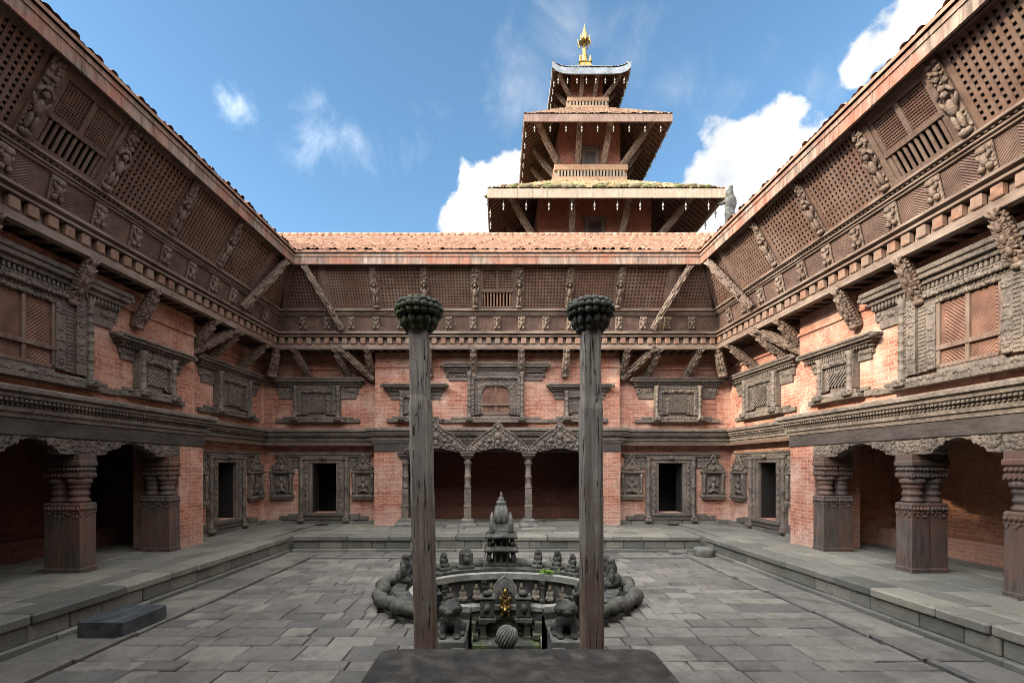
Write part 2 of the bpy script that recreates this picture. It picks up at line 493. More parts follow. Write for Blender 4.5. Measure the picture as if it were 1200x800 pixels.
t_.links.new(rr_.outputs[0], p_.inputs['Base Color'])
M['bell'] = m_
m_, t_, p_ = base_mat('green_leaf', 0.7)
v_, r_ = coords(t_)
rr_ = ramp(t_, [(0.3, (0.06, 0.14, 0.012)), (0.7, (0.16, 0.30, 0.03))])
t_.links.new(noise(t_, v_, 20, 4), rr_.inputs['Fac'])
t_.links.new(rr_.outputs[0], p_.inputs['Base Color'])
M['leaf'] = m_


# ------------------------------------------------------------------ mesh helpers
class MB:
    def __init__(s):
        s.v = []
        s.f = []
        s.sm = []

    def add(s, vs, fs, smooth=False):
        o = len(s.v)
        s.v.extend([tuple(p) for p in vs])
        for f in fs:
            s.f.append([i + o for i in f])
            s.sm.append(smooth)

    def box(s, x0, x1, y0, y1, z0, z1, c=0.0, mat=None):
        if c <= 0:
            vs = [(x, y, z) for x in (x0, x1) for y in (y0, y1) for z in (z0, z1)]
            fs = [(0, 1, 3, 2), (4, 6, 7, 5), (0, 4, 5, 1), (2, 3, 7, 6), (0, 2, 6, 4), (1, 5, 7, 3)]
        else:
            c = min(c, abs(x1 - x0) * .45, abs(y1 - y0) * .45, abs(z1 - z0) * .45)
            lo = (x0, y0, z0)
            hi = (x1, y1, z1)
            vs, ix = [], {}
            for sx in (0, 1):
                for sy in (0, 1):
                    for sz in (0, 1):
                        sg = (sx, sy, sz)
                        for a in range(3):
                            p = []
                            for k in range(3):
                                q = hi[k] if sg[k] else lo[k]
                                if k != a:
                                    q += -c if sg[k] else c
                                p.append(q)
                            ix[(sx, sy, sz, a)] = len(vs)
                            vs.append(tuple(p))
            fs = []
            for a in range(3):
                b, d = [k for k in range(3) if k != a]
                for sgn in (0, 1):
                    q = []
                    for i, j in ((0, 0), (1, 0), (1, 1), (0, 1)):
                        key = [0, 0, 0]
                        key[a] = sgn
                        key[b] = i
                        key[d] = j
                        q.append(ix[(*key, a)])
                    fs.append(q)
                for i in (0, 1):
                    for j in (0, 1):
                        k0 = [0, 0, 0]
                        k0[b] = i
                        k0[d] = j
                        k1 = list(k0)
                        k1[a] = 1
                        fs.append([ix[(*k0, b)], ix[(*k1, b)], ix[(*k1, d)], ix[(*k0, d)]])
            for sx in (0, 1):
                for sy in (0, 1):
                    for sz in (0, 1):
                        fs.append([ix[(sx, sy, sz, a)] for a in range(3)])
        if mat is not None:
            vs = [tuple(mat @ Vector(p)) for p in vs]
        s.add(vs, fs)

    def ell(s, c, r, seg=8, rings=5, mat=None):
        vs = [(0, 0, 1)]
        for i in range(1, rings):
            a = pi * i / rings
            for j in range(seg):
                b = 2 * pi * j / seg
                vs.append((sin(a) * cos(b), sin(a) * sin(b), cos(a)))
        vs.append((0, 0, -1))
        fs = []
        for j in range(seg):
            fs.append((0, 1 + j, 1 + (j + 1) % seg))
            fs.append((len(vs) - 1, 1 + (rings - 2) * seg + (j + 1) % seg, 1 + (rings - 2) * seg + j))
        for i in range(rings - 2):
            for j in range(seg):
                a = 1 + i * seg + j
                b = 1 + i * seg + (j + 1) % seg
                fs.append((a, a + seg, b + seg, b))
        if isinstance(r, (int, float)):
            r = (r, r, r)
        out = []
        for p in vs:
            q = Vector((p[0] * r[0], p[1] * r[1], p[2] * r[2]))
            if mat is not None:
                q = mat @ q
            out.append((q.x + c[0], q.y + c[1], q.z + c[2]))
        s.add(out, fs, True)

    def lathe(s, prof, cx=0, cy=0, seg=16, rot=0.0, smooth=True, sx=1.0, sy=1.0):
        vs, fs = [], []
        for r, z in prof:
            for j in range(seg):
                a = 2 * pi * j / seg + rot
                vs.append((cx + r * cos(a) * sx, cy + r * sin(a) * sy, z))
        for i in range(len(prof) - 1):
            for j in range(seg):
                a = i * seg + j
                b = i * seg + (j + 1) % seg
                fs.append((a, b, b + seg, a + seg))
        fs.append(list(range(seg))[::-1])
        fs.append(list(range((len(prof) - 1) * seg, len(prof) * seg)))
        s.add(vs, fs, smooth)

    def sq(s, prof, cx=0, cy=0):
        """square-section turned profile (half width, z)"""
        s.lathe([(r * sqrt(2), z) for r, z in prof], cx, cy, 4, pi / 4, False)

    def tube(s, pts, rad, seg=10, closed=False):
        pts = [Vector(p) for p in pts]
        n = len(pts)
        if isinstance(rad, (int, float)):
            rad = [rad] * n
        vs, fs = [], []
        up = Vector((0, 0, 1))
        for i, p in enumerate(pts):
            a = pts[(i - 1) % n] if (closed or i > 0) else p
            b = pts[(i + 1) % n] if (closed or i < n - 1) else p
            d = (b - a).normalized()
            e1 = d.cross(up)
            if e1.length < 1e-4:
                e1 = Vector((1, 0, 0))
            e1.normalize()
            e2 = e1.cross(d)
            for j in range(seg):
                t = 2 * pi * j / seg
                vs.append(tuple(p + (e1 * cos(t) + e2 * sin(t)) * rad[i]))
        m = n if closed else n - 1
        for i in range(m):
            for j in range(seg):
                a = i * seg + j
                b = i * seg + (j + 1) % seg
                k = ((i + 1) % n) * seg
                fs.append((a, b, k + (j + 1) % seg, k + j))
        if not closed:
            fs.append(list(range(seg))[::-1])
            fs.append([(n - 1) * seg + j for j in range(seg)])
        s.add(vs, fs, True)

    def poly(s, pts, y0, y1):
        """outline in (x, z), extruded from y0 to y1"""
        n = len(pts)
        vs = [(x, y0, z) for x, z in pts] + [(x, y1, z) for x, z in pts]
        fs = [list(range(n)), list(range(n, 2 * n))[::-1]]
        for i in range(n):
            j = (i + 1) % n
            fs.append((i, j, n + j, n + i))
        s.add(vs, fs)

    def build(s, name, mat, parent=None, loc=(0, 0, 0), rot=(0, 0, 0), recalc=True):
        return put(name, s.mesh(name, mat, recalc), parent, loc, rot)

    def mesh(s, name, mat, recalc=True):
        me = bpy.data.meshes.new(name)
        me.from_pydata(s.v, [], s.f)
        me.polygons.foreach_set('use_smooth', s.sm)
        if recalc:
            bm = bmesh.new()
            bm.from_mesh(me)
            bmesh.ops.recalc_face_normals(bm, faces=bm.faces)
            bm.to_mesh(me)
            bm.free()
        me.materials.append(M[mat])
        return me


def put(name, me, parent=None, loc=(0, 0, 0), rot=(0, 0, 0)):
    o = bpy.data.objects.new(name, me)
    C.objects.link(o)
    o.location = loc
    o.rotation_euler = rot
    if parent is not None:
        o.parent = parent
    return o


def tag(o, label, cat, group=None):
    o['label'] = label
    o['category'] = cat
    if group:
        o['group'] = group
    return o


def thing(name, label, cat, loc=(0, 0, 0), rz=0.0, group=None):
    o = bpy.data.objects.new(name, None)
    o.empty_display_size = 0.3
    C.objects.link(o)
    o.location = loc
    o.rotation_euler = (0, 0, rz)
    return tag(o, label, cat, group)


def remeshed(mb, name, mat, voxel=0.02, smooth=2):
    """melt overlapping lumps into one continuous skin"""
    me = mb.mesh(name, mat)
    o = bpy.data.objects.new('tmp', me)
    C.objects.link(o)
    r = o.modifiers.new('r', 'REMESH')
    r.mode = 'VOXEL'
    r.voxel_size = voxel
    if smooth:
        k = o.modifiers.new('s', 'SMOOTH')
        k.iterations = smooth
        k.factor = 0.5
    dg = bpy.context.evaluated_depsgraph_get()
    out = bpy.data.meshes.new_from_object(o.evaluated_get(dg))
    bpy.data.objects.remove(o)
    out.name = name
    out.materials.clear()
    out.materials.append(M[mat])
    out.polygons.foreach_set('use_smooth', [True] * len(out.polygons))
    return out


CACHE = {}


def cached(key, fn):
    if key not in CACHE:
        CACHE[key] = fn()
    return CACHE[key]


def wb(mb, u0, u1, w0, w1, z0, z1, c=0.0):
    mb.box(u0, u1, -w1, -w0, z0, z1, c)


def relief(mb, u0, u1, w, z0, z1, n, size, seed, depth=0.6, sym=True, slope=0.0):
    """rounded carving on a face at distance w from the wall, mirrored about its middle"""
    r = random.Random(seed)
    uc = (u0 + u1) / 2
    hw = (u1 - u0) / 2
    for _ in range(n):
        a = size * r.uniform(0.5, 1.15)
        b = size * r.uniform(0.5, 1.3)
        du = r.uniform(0, max(hw - a * .6, 0.001))
        z = r.uniform(z0 + b * .7, max(z1 - b * .7, z0 + b * .71))
        ang = r.uniform(-1.2, 1.2)
        d = size * depth * r.uniform(0.5, 1.1)
        ww = w + slope * (z - z0)
        for sg in ((1, -1) if sym else (r.choice((1, -1)),)):
            m = Matrix.Rotation(ang * sg, 3, 'Y')
            mb.ell((uc + sg * du, -ww, z), (a, d, b), 7, 4, m)


# ------------------------------------------------------------------ palace wings
H = 7.185
K = 0.9606
CB = 3.68          # half width of the projecting centre block
EAVE_W, EAVE_Z, RIDGE_W, RIDGE_Z = 1.84, 7.93, -1.2, 9.86


def mitre(mb, prof):
    """profile (w, z) run along the whole wing, ends cut on the corner bisectors"""
    n = len(prof)
    vs = []
    for sg in (-1, 1):
        for w, z in prof:
            vs.append((sg * (H - K * w), -w, z))
    fs = [list(range(n))[::-1], list(range(n, 2 * n))]
    for i in range(n):
        j = (i + 1) % n
        fs.append((i, j, n + j, n + i))
    mb.add(vs, fs)


def ml(w0, w1, z0, z1):
    return [(w0, z0), (w1, z0), (w1, z1), (w0, z1)]


def m_wall(kind):
    mb = MB()
    cw = 0.42 if kind == 'back' else 0.55
    # ground floor, each side of the centre block, round the door
    for s in (-1, 1):
        segs = [(CB - 0.1, 5.33 - .38, .30, 2.87), (5.33 + .38, H + .35, .30, 2.87), (5.33 - .38, 5.33 + .38, .30, .74), (5.33 - .38, 5.33 + .38, 2.26, 2.87)]
        for a, b, z0, z1 in segs:
            u0, u1 = sorted((s * a, s * b))
            wb(mb, u0, u1, -.45, 0, z0, z1)
        # piers of the centre block
        pi_ = 2.84 if kind == 'back' else 2.92
        u0, u1 = sorted((s * pi_, s * CB))
        wb(mb, u0, u1, -.45, cw, .30, 2.60)
        # first floor flanks
        u0, u1 = sorted((s * (CB - .05), s * (H + .35)))
        wb(mb, u0, u1, -.45, 0.001, 3.28, 5.6)
    wb(mb, -CB, CB, -.45, .33, 3.28, 5.58)
    wb(mb, -(H + .35), H + .35, -.46, -.012, 5.6, 8.7)
    # slightly proud string course below the gallery
    wb(mb, -CB - .03, CB + .03, .30, .37, 5.14, 5.2)
    for s in (-1, 1):
        u0, u1 = sorted((s * (CB + .04), s * (H - .04)))
        wb(mb, u0, u1, -.05, .05, 5.14, 5.2)
    return mb.mesh('wall', 'brick')


def m_rear(mat='brick_shaded'):
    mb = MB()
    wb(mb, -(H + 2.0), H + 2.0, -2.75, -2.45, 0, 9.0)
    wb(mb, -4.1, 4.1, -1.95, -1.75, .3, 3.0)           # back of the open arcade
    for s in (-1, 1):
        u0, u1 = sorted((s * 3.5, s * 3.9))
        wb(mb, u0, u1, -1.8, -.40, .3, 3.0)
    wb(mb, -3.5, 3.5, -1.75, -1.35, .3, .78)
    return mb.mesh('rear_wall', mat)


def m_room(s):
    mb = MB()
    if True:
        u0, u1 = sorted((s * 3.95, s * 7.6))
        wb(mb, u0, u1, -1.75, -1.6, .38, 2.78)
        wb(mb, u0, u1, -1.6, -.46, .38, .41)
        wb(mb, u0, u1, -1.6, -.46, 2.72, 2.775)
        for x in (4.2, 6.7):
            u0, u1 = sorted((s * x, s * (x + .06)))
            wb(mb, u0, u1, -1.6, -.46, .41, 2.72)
        for x in (5.33 - .379, 5.33 + .352):  # near-black boards on the jambs, painting shade into the door reveals
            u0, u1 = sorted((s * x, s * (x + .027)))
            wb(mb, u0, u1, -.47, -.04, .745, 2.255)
    return mb.mesh('dark_room', 'shade_black')


def m_floors():
    mb = MB()
    wb(mb, -(H + 1.6), H + 1.6, -2.45, .30, 2.78, 2.85)
    wb(mb, -(H + 1.6), H + 1.6, -2.45, -.46, 5.62, 5.70)
    return mb.mesh('ceiling', 'rafter')


def m_base(s):
    mb = MB()
    r = random.Random(3 + s)
    if True:
        x = CB
        while x < H - .15:
            l = r.uniform(.35, .75)
            e = min(x + l, H - .03)
            u0, u1 = sorted((s * x, s * (e - .012)))
            wb(mb, u0, u1, 0.0, .07 + r.uniform(-.008, .012), .38, .52 + r.uniform(-.015, .015), .012)
            x = e
    return mb.mesh('base_course', 'plinth')


def corn_prof(off):
    return [(off - .2, 2.86), (off + .05, 2.86), (off + .05, 2.93), (off + .09, 2.94), (off + .09, 3.0), (off + .07, 3.01), (off + .07, 3.06),
            (off + .14, 3.075), (off + .14, 3.12), (off + .18, 3.135), (off + .18, 3.18), (off + .16, 3.19), (off + .23, 3.215), (off + .23, 3.27), (off + .20, 3.30), (off - .2, 3.30)]


def m_cornice(kind):
    mb = MB()
    cw = 0.42 if kind == 'back' else 0.55
    # flanks
    for s in (-1, 1):
        pr = corn_prof(0.0)
        n = len(pr)
        vs = [(s * CB, -w, z) for w, z in pr] + [(s * (H - K * w), -w, z) for w, z in pr]
        fs = [list(range(n)), list(range(n, 2 * n))[::-1]] + [(i, (i + 1) % n, n + (i + 1) % n, n + i) for i in range(n)]
        mb.add(vs, fs)
        x = CB + .28
        while x < H - .2:
            mb.ell((s * x, -.10, 3.035), (.024, .025, .022), 6, 4)
            wb(mb, s * x - .018, s * x + .018, .13, .165, 3.08, 3.115)
            x += .065
    pr = corn_prof(cw)
    n = len(pr)
    vs = [(-(CB + (w - cw)), -w, z) for w, z in pr] + [((CB + (w - cw)), -w, z) for w, z in pr]
    fs = [list(range(n)), list(range(n, 2 * n))[::-1]] + [(i, (i + 1) % n, n + (i + 1) % n, n + i) for i in range(n)]
    mb.add(vs, fs)
    x = -CB
    while x < CB:
        mb.ell((x, -(cw + .085), 3.035), (.024, .03, .022), 6, 4)
        wb(mb, x - .018, x + .018, cw + .13, cw + .165, 3.08, 3.115)
        x += .065
    return mb.mesh('cornice', 'wood_carved')


def m_beam(kind):
    mb = MB()
    cw = 0.42 if kind == 'back' else 0.55
    wb(mb, -CB - .02, CB + .02, -.05, cw + .03, 2.60, 2.862, .015)
    return mb.mesh('beam', 'wood_dark')


def m_column_back():
    mb = MB()
    z0 = .62
    mb.sq([(.105, .62), (.105, .95), (.12, .96), (.12, 1.0), (.095, 1.02), (.095, 1.5)], 0, 0)
    mb.lathe([(.10, 1.5), (.115, 1.52), (.115, 1.56), (.092, 1.58), (.088, 1.8), (.11, 1.83), (.11, 1.87), (.088, 1.89), (.085, 2.2), (.12, 2.24), (.12, 2.28), (.09, 2.3), (.10, 2.42)], 0, 0, 12)
    for k in range(6):
        mb.lathe([(.094, 1.05 + k * .07), (.112, 1.065 + k * .07), (.112, 1.085 + k * .07), (.094, 1.10 + k * .07)], 0, 0, 8, pi / 8, False)
    mb.sq([(.11, 2.40), (.19, 2.48), (.19, 2.52), (.22, 2.55), (.22, 2.60)], 0, 0)
    return mb.mesh('column', 'wood_carved')


def m_colbase():
    mb = MB()
    mb.sq([(.28, .40), (.28, .44), (.22, .50), (.20, .52), (.20, .57), (.14, .62)], 0, 0)
    return mb.mesh('column_base', 'grey_stone')


def m_column_side():
    mb = MB()
    mb.sq([(.158, .40), (.158, .46), (.148, .48), (.145, 1.36), (.152, 1.38), (.152, 1.52), (.135, 1.55)], 0, 0)
    mb.lathe([(.125, 1.54), (.15, 1.57), (.15, 1.60), (.125, 1.62), (.12, 1.66), (.14, 1.68), (.14, 1.71), (.122, 1.73), (.125, 1.78), (.145, 1.80), (.145, 1.83), (.128, 1.85), (.17, 1.875), (.17, 1.93), (.135, 1.96)], 0, 0, 14)
    mb.sq([(.13, 1.95), (.155, 1.97), (.155, 2.04), (.14, 2.05), (.14, 2.15), (.165, 2.17), (.165, 2.23), (.15, 2.25), (.15, 2.36)], 0, 0)
    r = random.Random(5)
    for f in range(4):
        m = Matrix.Rotation(f * pi / 2, 4, 'Z')
        for k in range(-2, 3):
            for zz, rr, d in ((1.45, .035, .155), (2.10, .033, .146)):
                p = m @ Vector((k * .06, -d, zz))
                mb.ell(p, (.03, .03, rr), 6, 4)
            p = m @ Vector((k * .058, -.158, 1.995))
            mb.ell(p, (.02, .02, .025), 6, 4)
        for _ in range(9):
            p = m @ Vector((r.uniform(-.12, .12), -.147, r.uniform(1.32, 1.40)))
            mb.ell(p, (.028, .012, .03), 6, 4)
    return mb.mesh('column', 'column')


def m_torana(half):
    mb = MB()
    top = [(1.0, 2.60), (.97, 2.66), (.86, 2.78), (.72, 2.92), (.56, 3.04), (.40, 3.15), (.26, 3.22), (.15, 3.28), (.12, 3.35), (.06, 3.40), (0, 3.45)]
    bot = [(1.0, 2.60), (.9, 2.53), (.8, 2.54), (.74, 2.585), (.62, 2.59), (.5, 2.635), (.36, 2.645), (.2, 2.69), (0, 2.70)]
    o = [(x * half, z) for x, z in top] + [(-x * half, z) for x, z in top[::-1][1:]]
    o += [(-x * half, z) for x, z in bot[1:]] + [(x * half, z) for x, z in bot[::-1][1:-1]]
    mb.poly(o, -.07, .07)
    r = random.Random(int(half * 1000))
    for i in range(len(top) - 1):                     # beaded crest
        a, b = top[i], top[i + 1]
        for k in range(3):
            f = k / 3
            for s in (1, -1):
                mb.ell((s * half * (a[0] + (b[0] - a[0]) * f), -.06, a[1] + (b[1] - a[1]) * f), (.04, .06, .035), 6, 4)
    for _ in range(75):
        x = r.uniform(0.0, .93)
        zt = 2.6 + (1 - x) ** .9 * .72
        zb = 2.62 if x > .5 else 2.72
        z = r.uniform(zb, max(zt - .03, zb + .01))
        a = r.uniform(.02, .055)
        for s in (1, -1):
            mb.ell((s * x * half, -.075, z), (a, r.uniform(.03, .055), a * r.uniform(.7, 1.4)), 7, 4, Matrix.Rotation(s * r.uniform(-1, 1), 3, 'Y'))
    mb.ell((0, -.10, 3.05), (.10, .07, .11), 10, 6)   # guardian mask at the crown
    mb.ell((0, -.10, 2.86), (.07, .07, .10), 10, 6)
    mb.ell((0, -.10, 3.32), (.07, .05, .08), 8, 5)
    for s in (1, -1):
        mb.ell((s * .28 * half, -.09, 2.92), (.09, .06, .07), 8, 5)
        mb.ell((s * .58 * half, -.09, 2.80), (.09, .06, .075), 8, 5)
    return mb.mesh('carved_arch', 'wood_carved')


def m_cusp(half):
    """cusped timber arch between two side columns"""
    mb = MB()
    o = [(half, 2.60), (-half, 2.60)]
    n = 7
    pts = []
    spring, crown = 2.36, 2.575
    inner = half - .17
    knots = [(-inner, spring), (-inner * .80, spring + .07), (-inner * .60, spring + .13), (-inner * .36, spring + .185), (inner * .36, spring + .185), (inner * .60, spring + .13), (inner * .80, spring + .07), (inner, spring)]
    pts.append((-half, 2.345))
    for i in range(len(knots) - 1):
        a, b = knots[i], knots[i + 1]
        m = 8 if i == 3 else 5
        for k in range(m + 1):
            f = k / m
            bulge = sin(pi * f) * (.035 if i != 3 else .04)
            pts.append((a[0] + (b[0] - a[0]) * f, a[1] + (b[1] - a[1]) * f + bulge))
    pts.append((half, 2.345))
    mb.poly(o + pts, -.09, .09)
    r = random.Random(11)
    for _ in range(46):
        x = r.uniform(.35, .98) * half
        zlo = spring + .2 * (1 - x / half) + .02
        z = r.uniform(zlo, 2.58)
        a = r.uniform(.02, .04)
        for s in (1, -1):
            mb.ell((s * x, -.09, z), (a, .022, a), 6, 4)
    return mb.mesh('cusped_arch', 'wood_carved')


def m_capital_block():
    mb = MB()
    wb(mb, -.24, .24, -.33, .11, 2.345, 2.598, .01)
    relief(mb, -.23, .23, .11, 2.36, 2.59, 26, .04, 4)
    return mb.mesh('capital', 'wood_carved')


# --- doors, niches and windows -------------------------------------------------
def m_door():
    mb = MB()
    for s in (-1, 1):
        u0, u1 = sorted((s * .37, s * .47)); wb(mb, u0, u1, -.03, .05, .74, 2.27, .006)
        u0, u1 = sorted((s * .47, s * .57)); wb(mb, u0, u1, 0, .09, .62, 2.34, .006)
        u0, u1 = sorted((s * .57, s * .61)); wb(mb, u0, u1, 0, .06, .62, 2.40, .0)
        mb.lathe([(.085, .52), (.085, .62), (.06, .66), (.055, 1.0), (.075, 1.03), (.055, 1.07), (.055, 1.5), (.078, 1.53), (.055, 1.58), (.052, 2.1), (.085, 2.18), (.055, 2.24), (.06, 2.36), (.11, 2.44)], s * .69, -.07, 10)
        u0, u1 = sorted((s * .61, s * .78)); wb(mb, u0, u1, 0, .05, .5, 2.46)
        u0, u1 = sorted((s * .60, s * .80)); wb(mb, u0, u1, 0, .15, .46, .56, .02)
        relief(mb, min(u0, u1), max(u0, u1), .15, .46, .58, 5, .05, 3)
        for k in range(9):
            mb.ell((s * .52, -.09, .76 + k * .175), (.035, .028, .06), 7, 4)
        relief(mb, *sorted((s * .48, s * .565)), .09, .7, 2.3, 20, .035, 8, sym=False)
    wb(mb, -.47, .47, -.03, .07, 2.26, 2.36, .006)
    wb(mb, -.62, .62, 0, .10, 2.36, 2.46, .006)
    mb.ell((0, -.12, 2.42), (.09, .06, .06), 8, 5)
    return mb.mesh('door_frame', 'wood_carved')


def m_door_lintel():
    mb = MB()
    wb(mb, -1.50, 1.50, 0, .13, 2.515, 2.57, .008)
    wb(mb, -1.44, 1.44, 0, .10, 2.46, 2.515)
    for s in (-1, 1):
        u0, u1 = sorted((s * .80, s * 1.42)); wb(mb, u0, u1, 0, .045, 2.28, 2.46)
        u0, u1 = sorted((s * .80, s * 1.10)); wb(mb, u0, u1, 0, .045, 2.12, 2.28)
        relief(mb, *sorted((s * .8, s * 1.4)), .045, 2.30, 2.45, 16, .05, 21, sym=False)
    return mb.mesh('lintel', 'wood_carved')


def m_threshold():
    mb = MB()
    wb(mb, -.60, .60, -.35, .14, .64, .735, .012)
    wb(mb, -.72, .72, 0, .10, .53, .64, .012)
    for s in (-1, 1):
        u0, u1 = sorted((s * .82, s * 1.10)); wb(mb, u0, u1, 0, .10, .52, .70, .01)
        u0, u1 = sorted((s * 1.11, s * 1.36)); wb(mb, u0, u1, 0, .10, .52, .64, .01)
    return mb.mesh('threshold', 'wood')


def m_niche():
    mb = MB()
    for s in (-1, 1):
        u0, u1 = sorted((s * .24, s * .33)); wb(mb, u0, u1, 0, .11, 1.30, 1.96, .005)
        mb.lathe([(.04, 1.32), (.03, 1.4), (.03, 1.7), (.045, 1.74), (.03, 1.8), (.05, 1.93)], s * .285, -.12, 8)
    wb(mb, -.24, .24, 0, .04, 1.30, 1.96)
    for k in range(3):
        i = .24 - .03 * k
    wb(mb, -.24, .24, 0, .08, 1.90, 1.965)
    wb(mb, -.37, .37, 0, .15, 1.215, 1.30, .012)
    wb(mb, -.33, .33, 0, .12, 1.15, 1.215, .01)
    wb(mb, -.38, .38, 0, .15, 1.955, 2.005, .01)
    o = [(-.38, 2.0), (.38, 2.0), (.30, 2.12), (.18, 2.25), (.09, 2.36), (.05, 2.45), (0, 2.52), (-.05, 2.45), (-.09, 2.36), (-.18, 2.25), (-.30, 2.12)]
    mb.poly(o, -.09, 0.0)
    for i in range(2, 6):
        for s in (1, -1):
            a, b = o[i], o[i + 1]
            for f in (0, .33, .66):
                mb.ell((s * (a[0] + (b[0] - a[0]) * f), -.09, a[1] + (b[1] - a[1]) * f), (.04, .05, .03), 6, 4)
    relief(mb, -.26, .26, .09, 2.02, 2.2, 14, .05, 31)
    mb.ell((0, -.11, 2.1), (.07, .05, .08), 8, 5)
    mb.ell((0, -.10, 2.3), (.05, .05, .07), 8, 5)
    return mb.mesh('niche', 'wood_carved')


def m_deity():
    mb = MB()
    o = []
    for k in range(17):
        a = pi * k / 16
        o.append((.19 * cos(a), 1.66 + .2 * sin(a)))
    mb.poly([(-.19, 1.34), (.19, 1.34)] + o, -.055, -.035)
    mb.ell((0, -.09, 1.56), (.065, .05, .11), 8, 6)
    mb.ell((0, -.10, 1.74), (.045, .045, .055), 8, 6)
    mb.ell((0, -.09, 1.80), (.05, .04, .04), 8, 5)
    mb.ell((0, -.09, 1.43), (.13, .06, .05), 8, 5)
    for s in (1, -1):
        for a in (-.9, -.1, .6):
            mb.tube([(s * .05, -.09, 1.62), (s * (.11 + .02 * cos(a)), -.10, 1.60 + .05 * sin(a)), (s * .15, -.10, 1.62 + .13 * sin(a))], [.025, .02, .016], 6)
        mb.ell((s * .10, -.10, 1.39), (.06, .05, .035), 8, 5)
    return mb.mesh('carved_figure', 'wood_carved')


def dentils(mb, u0, u1, w0, w1, z0, z1, step, duty=.55):
    x = u0
    while x + step * duty <= u1 + 1e-6:
        wb(mb, x, x + step * duty, w0, w1, z0, z1)
        x += step


def window_frame(half, op, z0, z1, off, arch=False, big=False):
    """nested carved frame; half = outer half width, op = opening half width"""
    mb = MB()
    layers = 4
    for k in range(layers):
        f0 = half - (half - op) * k / layers
        f1 = half - (half - op) * (k + 1) / layers
        d = .16 - .03 * k + (.03 if k % 2 else 0)
        t0 = z1 - (.10 if not big else .06) * k
        t1 = z1 - (.10 if not big else .06) * (k + 1)
        for s in (-1, 1):
            u0, u1 = sorted((s * f0, s * f1))
            wb(mb, u0, u1, off, off + d, z0 + .02 * k, t0, .006)
            if k % 2 == 0:
                zz = z0 + .10
                while zz < t1:
                    wb(mb, u0 + .01, u1 - .01, off + d, off + d + .014, zz, zz + .022)
                    zz += .062
            else:
                relief(mb, u0, u1, off + d, z0 + .05, t0 - .05, int((t0 - z0) * 18), min(.035, (u1 - u0) * .45), 17 + k)
        wb(mb, -f1 - .001, f1 + .001, off, off + d - .004, t1, t0, .004)
        if k % 2 == 0:
            dentils(mb, -f1, f1, off + d - .004, off + d + .012, t1 + .02, t0 - .02, .055)
        else:
            relief(mb, -f1, f1, off + d - .004, t1, t0, int(f1 * 24), .045, 23 + k)
    for s in (-1, 1):                                  # round pilasters with feet and capitals
        pr = half - .055
        w = off + .17
        prof = [(.075, z0 - .09), (.075, z0 - .03), (.05, z0), (.045, z0 + .12)]
        zz = z0 + .12
        while zz < z1 - .24:
            prof += [(.045, zz), (.058, zz + .015), (.058, zz + .03), (.045, zz + .045)]
            zz += .16
        prof += [(.045, z1 - .16), (.07, z1 - .12), (.045, z1 - .08), (.09, z1)]
        mb.lathe(prof, s * pr, -w, 10)
        wb(mb, s * pr - .11, s * pr + .11, off, off + .27, z0 - .15, z0 - .08, .015)
        relief(mb, s * pr - .10, s * pr + .10, off + .26, z0 - .15, z0 - .02, 6, .05, 9)
    wb(mb, -op - .02, op + .02, off, off + .06, z0 - .02, z0 + .12, .01)
    if arch:
        o = []
        zc = z0 + (z1 - z0) * .45
        for k in range(17):
            a = pi * k / 16
            o.append(((op - .02) * cos(a), zc + (op - .02) * sin(a) * .95))
        tz = z1 - .25
        mb.poly([(op + .02, tz + .05), (op + .02, zc - .1)] + [(op - .02, zc - .1)] + o + [(-op + .02, zc - .1), (-op - .02, zc - .1), (-op - .02, tz + .05)], -(off + .085), -(off + .01))
        for k in range(19):
            a = pi * k / 18
            mb.ell(((op + .01) * cos(a), -(off + .09), zc + (op + .01) * sin(a) * .95), (.03, .03, .03), 6, 4)
        for s in (-1, 1):
            relief(mb, *sorted((s * op * .55, s * op)), off + .085, zc + op * .62, tz, 10, .04, 6, sym=False)
    return mb.mesh('carved_window', 'wood_carved')


def m_lintel(half, z0, z1, off, wing, drop, core):
    mb = MB()
    h = z1 - z0
    wb(mb, -half + .10, half - .10, off, off + .10, z0, z0 + h * .30)
    dentils(mb, -half + .12, half - .12, off + .10, off + .14, z0 + h * .06, z0 + h * .26, .07)
    wb(mb, -half + .05, half - .05, off, off + .17, z0 + h * .30, z0 + h * .52, .006)
    relief(mb, -half + .06, half - .06, off + .16, z0 + h * .3, z0 + h * .55, int(half * 22), .035, 14)
    wb(mb, -half, half, off, off + .24, z0 + h * .52, z0 + h * .74, .008)
    wb(mb, -half - .03, half + .03, off, off + .27, z0 + h * .76, z1, .012)
    for s in (-1, 1):
        mb.ell((s * (half + .03), -(off + .2), z0 + h * .7), (.06, .08, .05), 8, 5)
        # stepped ears beside the frame
        u0, u1 = sorted((s * (core + .005), s * wing)); wb(mb, u0, u1, off, off + .05, z0 - drop * .55, z0)
        u0, u1 = sorted((s * (core + .005), s * (core + (wing - core) * .86))); wb(mb, u0, u1, off, off + .04, z0 - drop, z0 - drop * .55)
        relief(mb, *sorted((s * (core + .03), s * (wing - .03))), off + .05, z0 - drop * .5, z0 - .01, 14, .05, 13, sym=False)
    return mb.mesh('lintel', 'wood_carved')


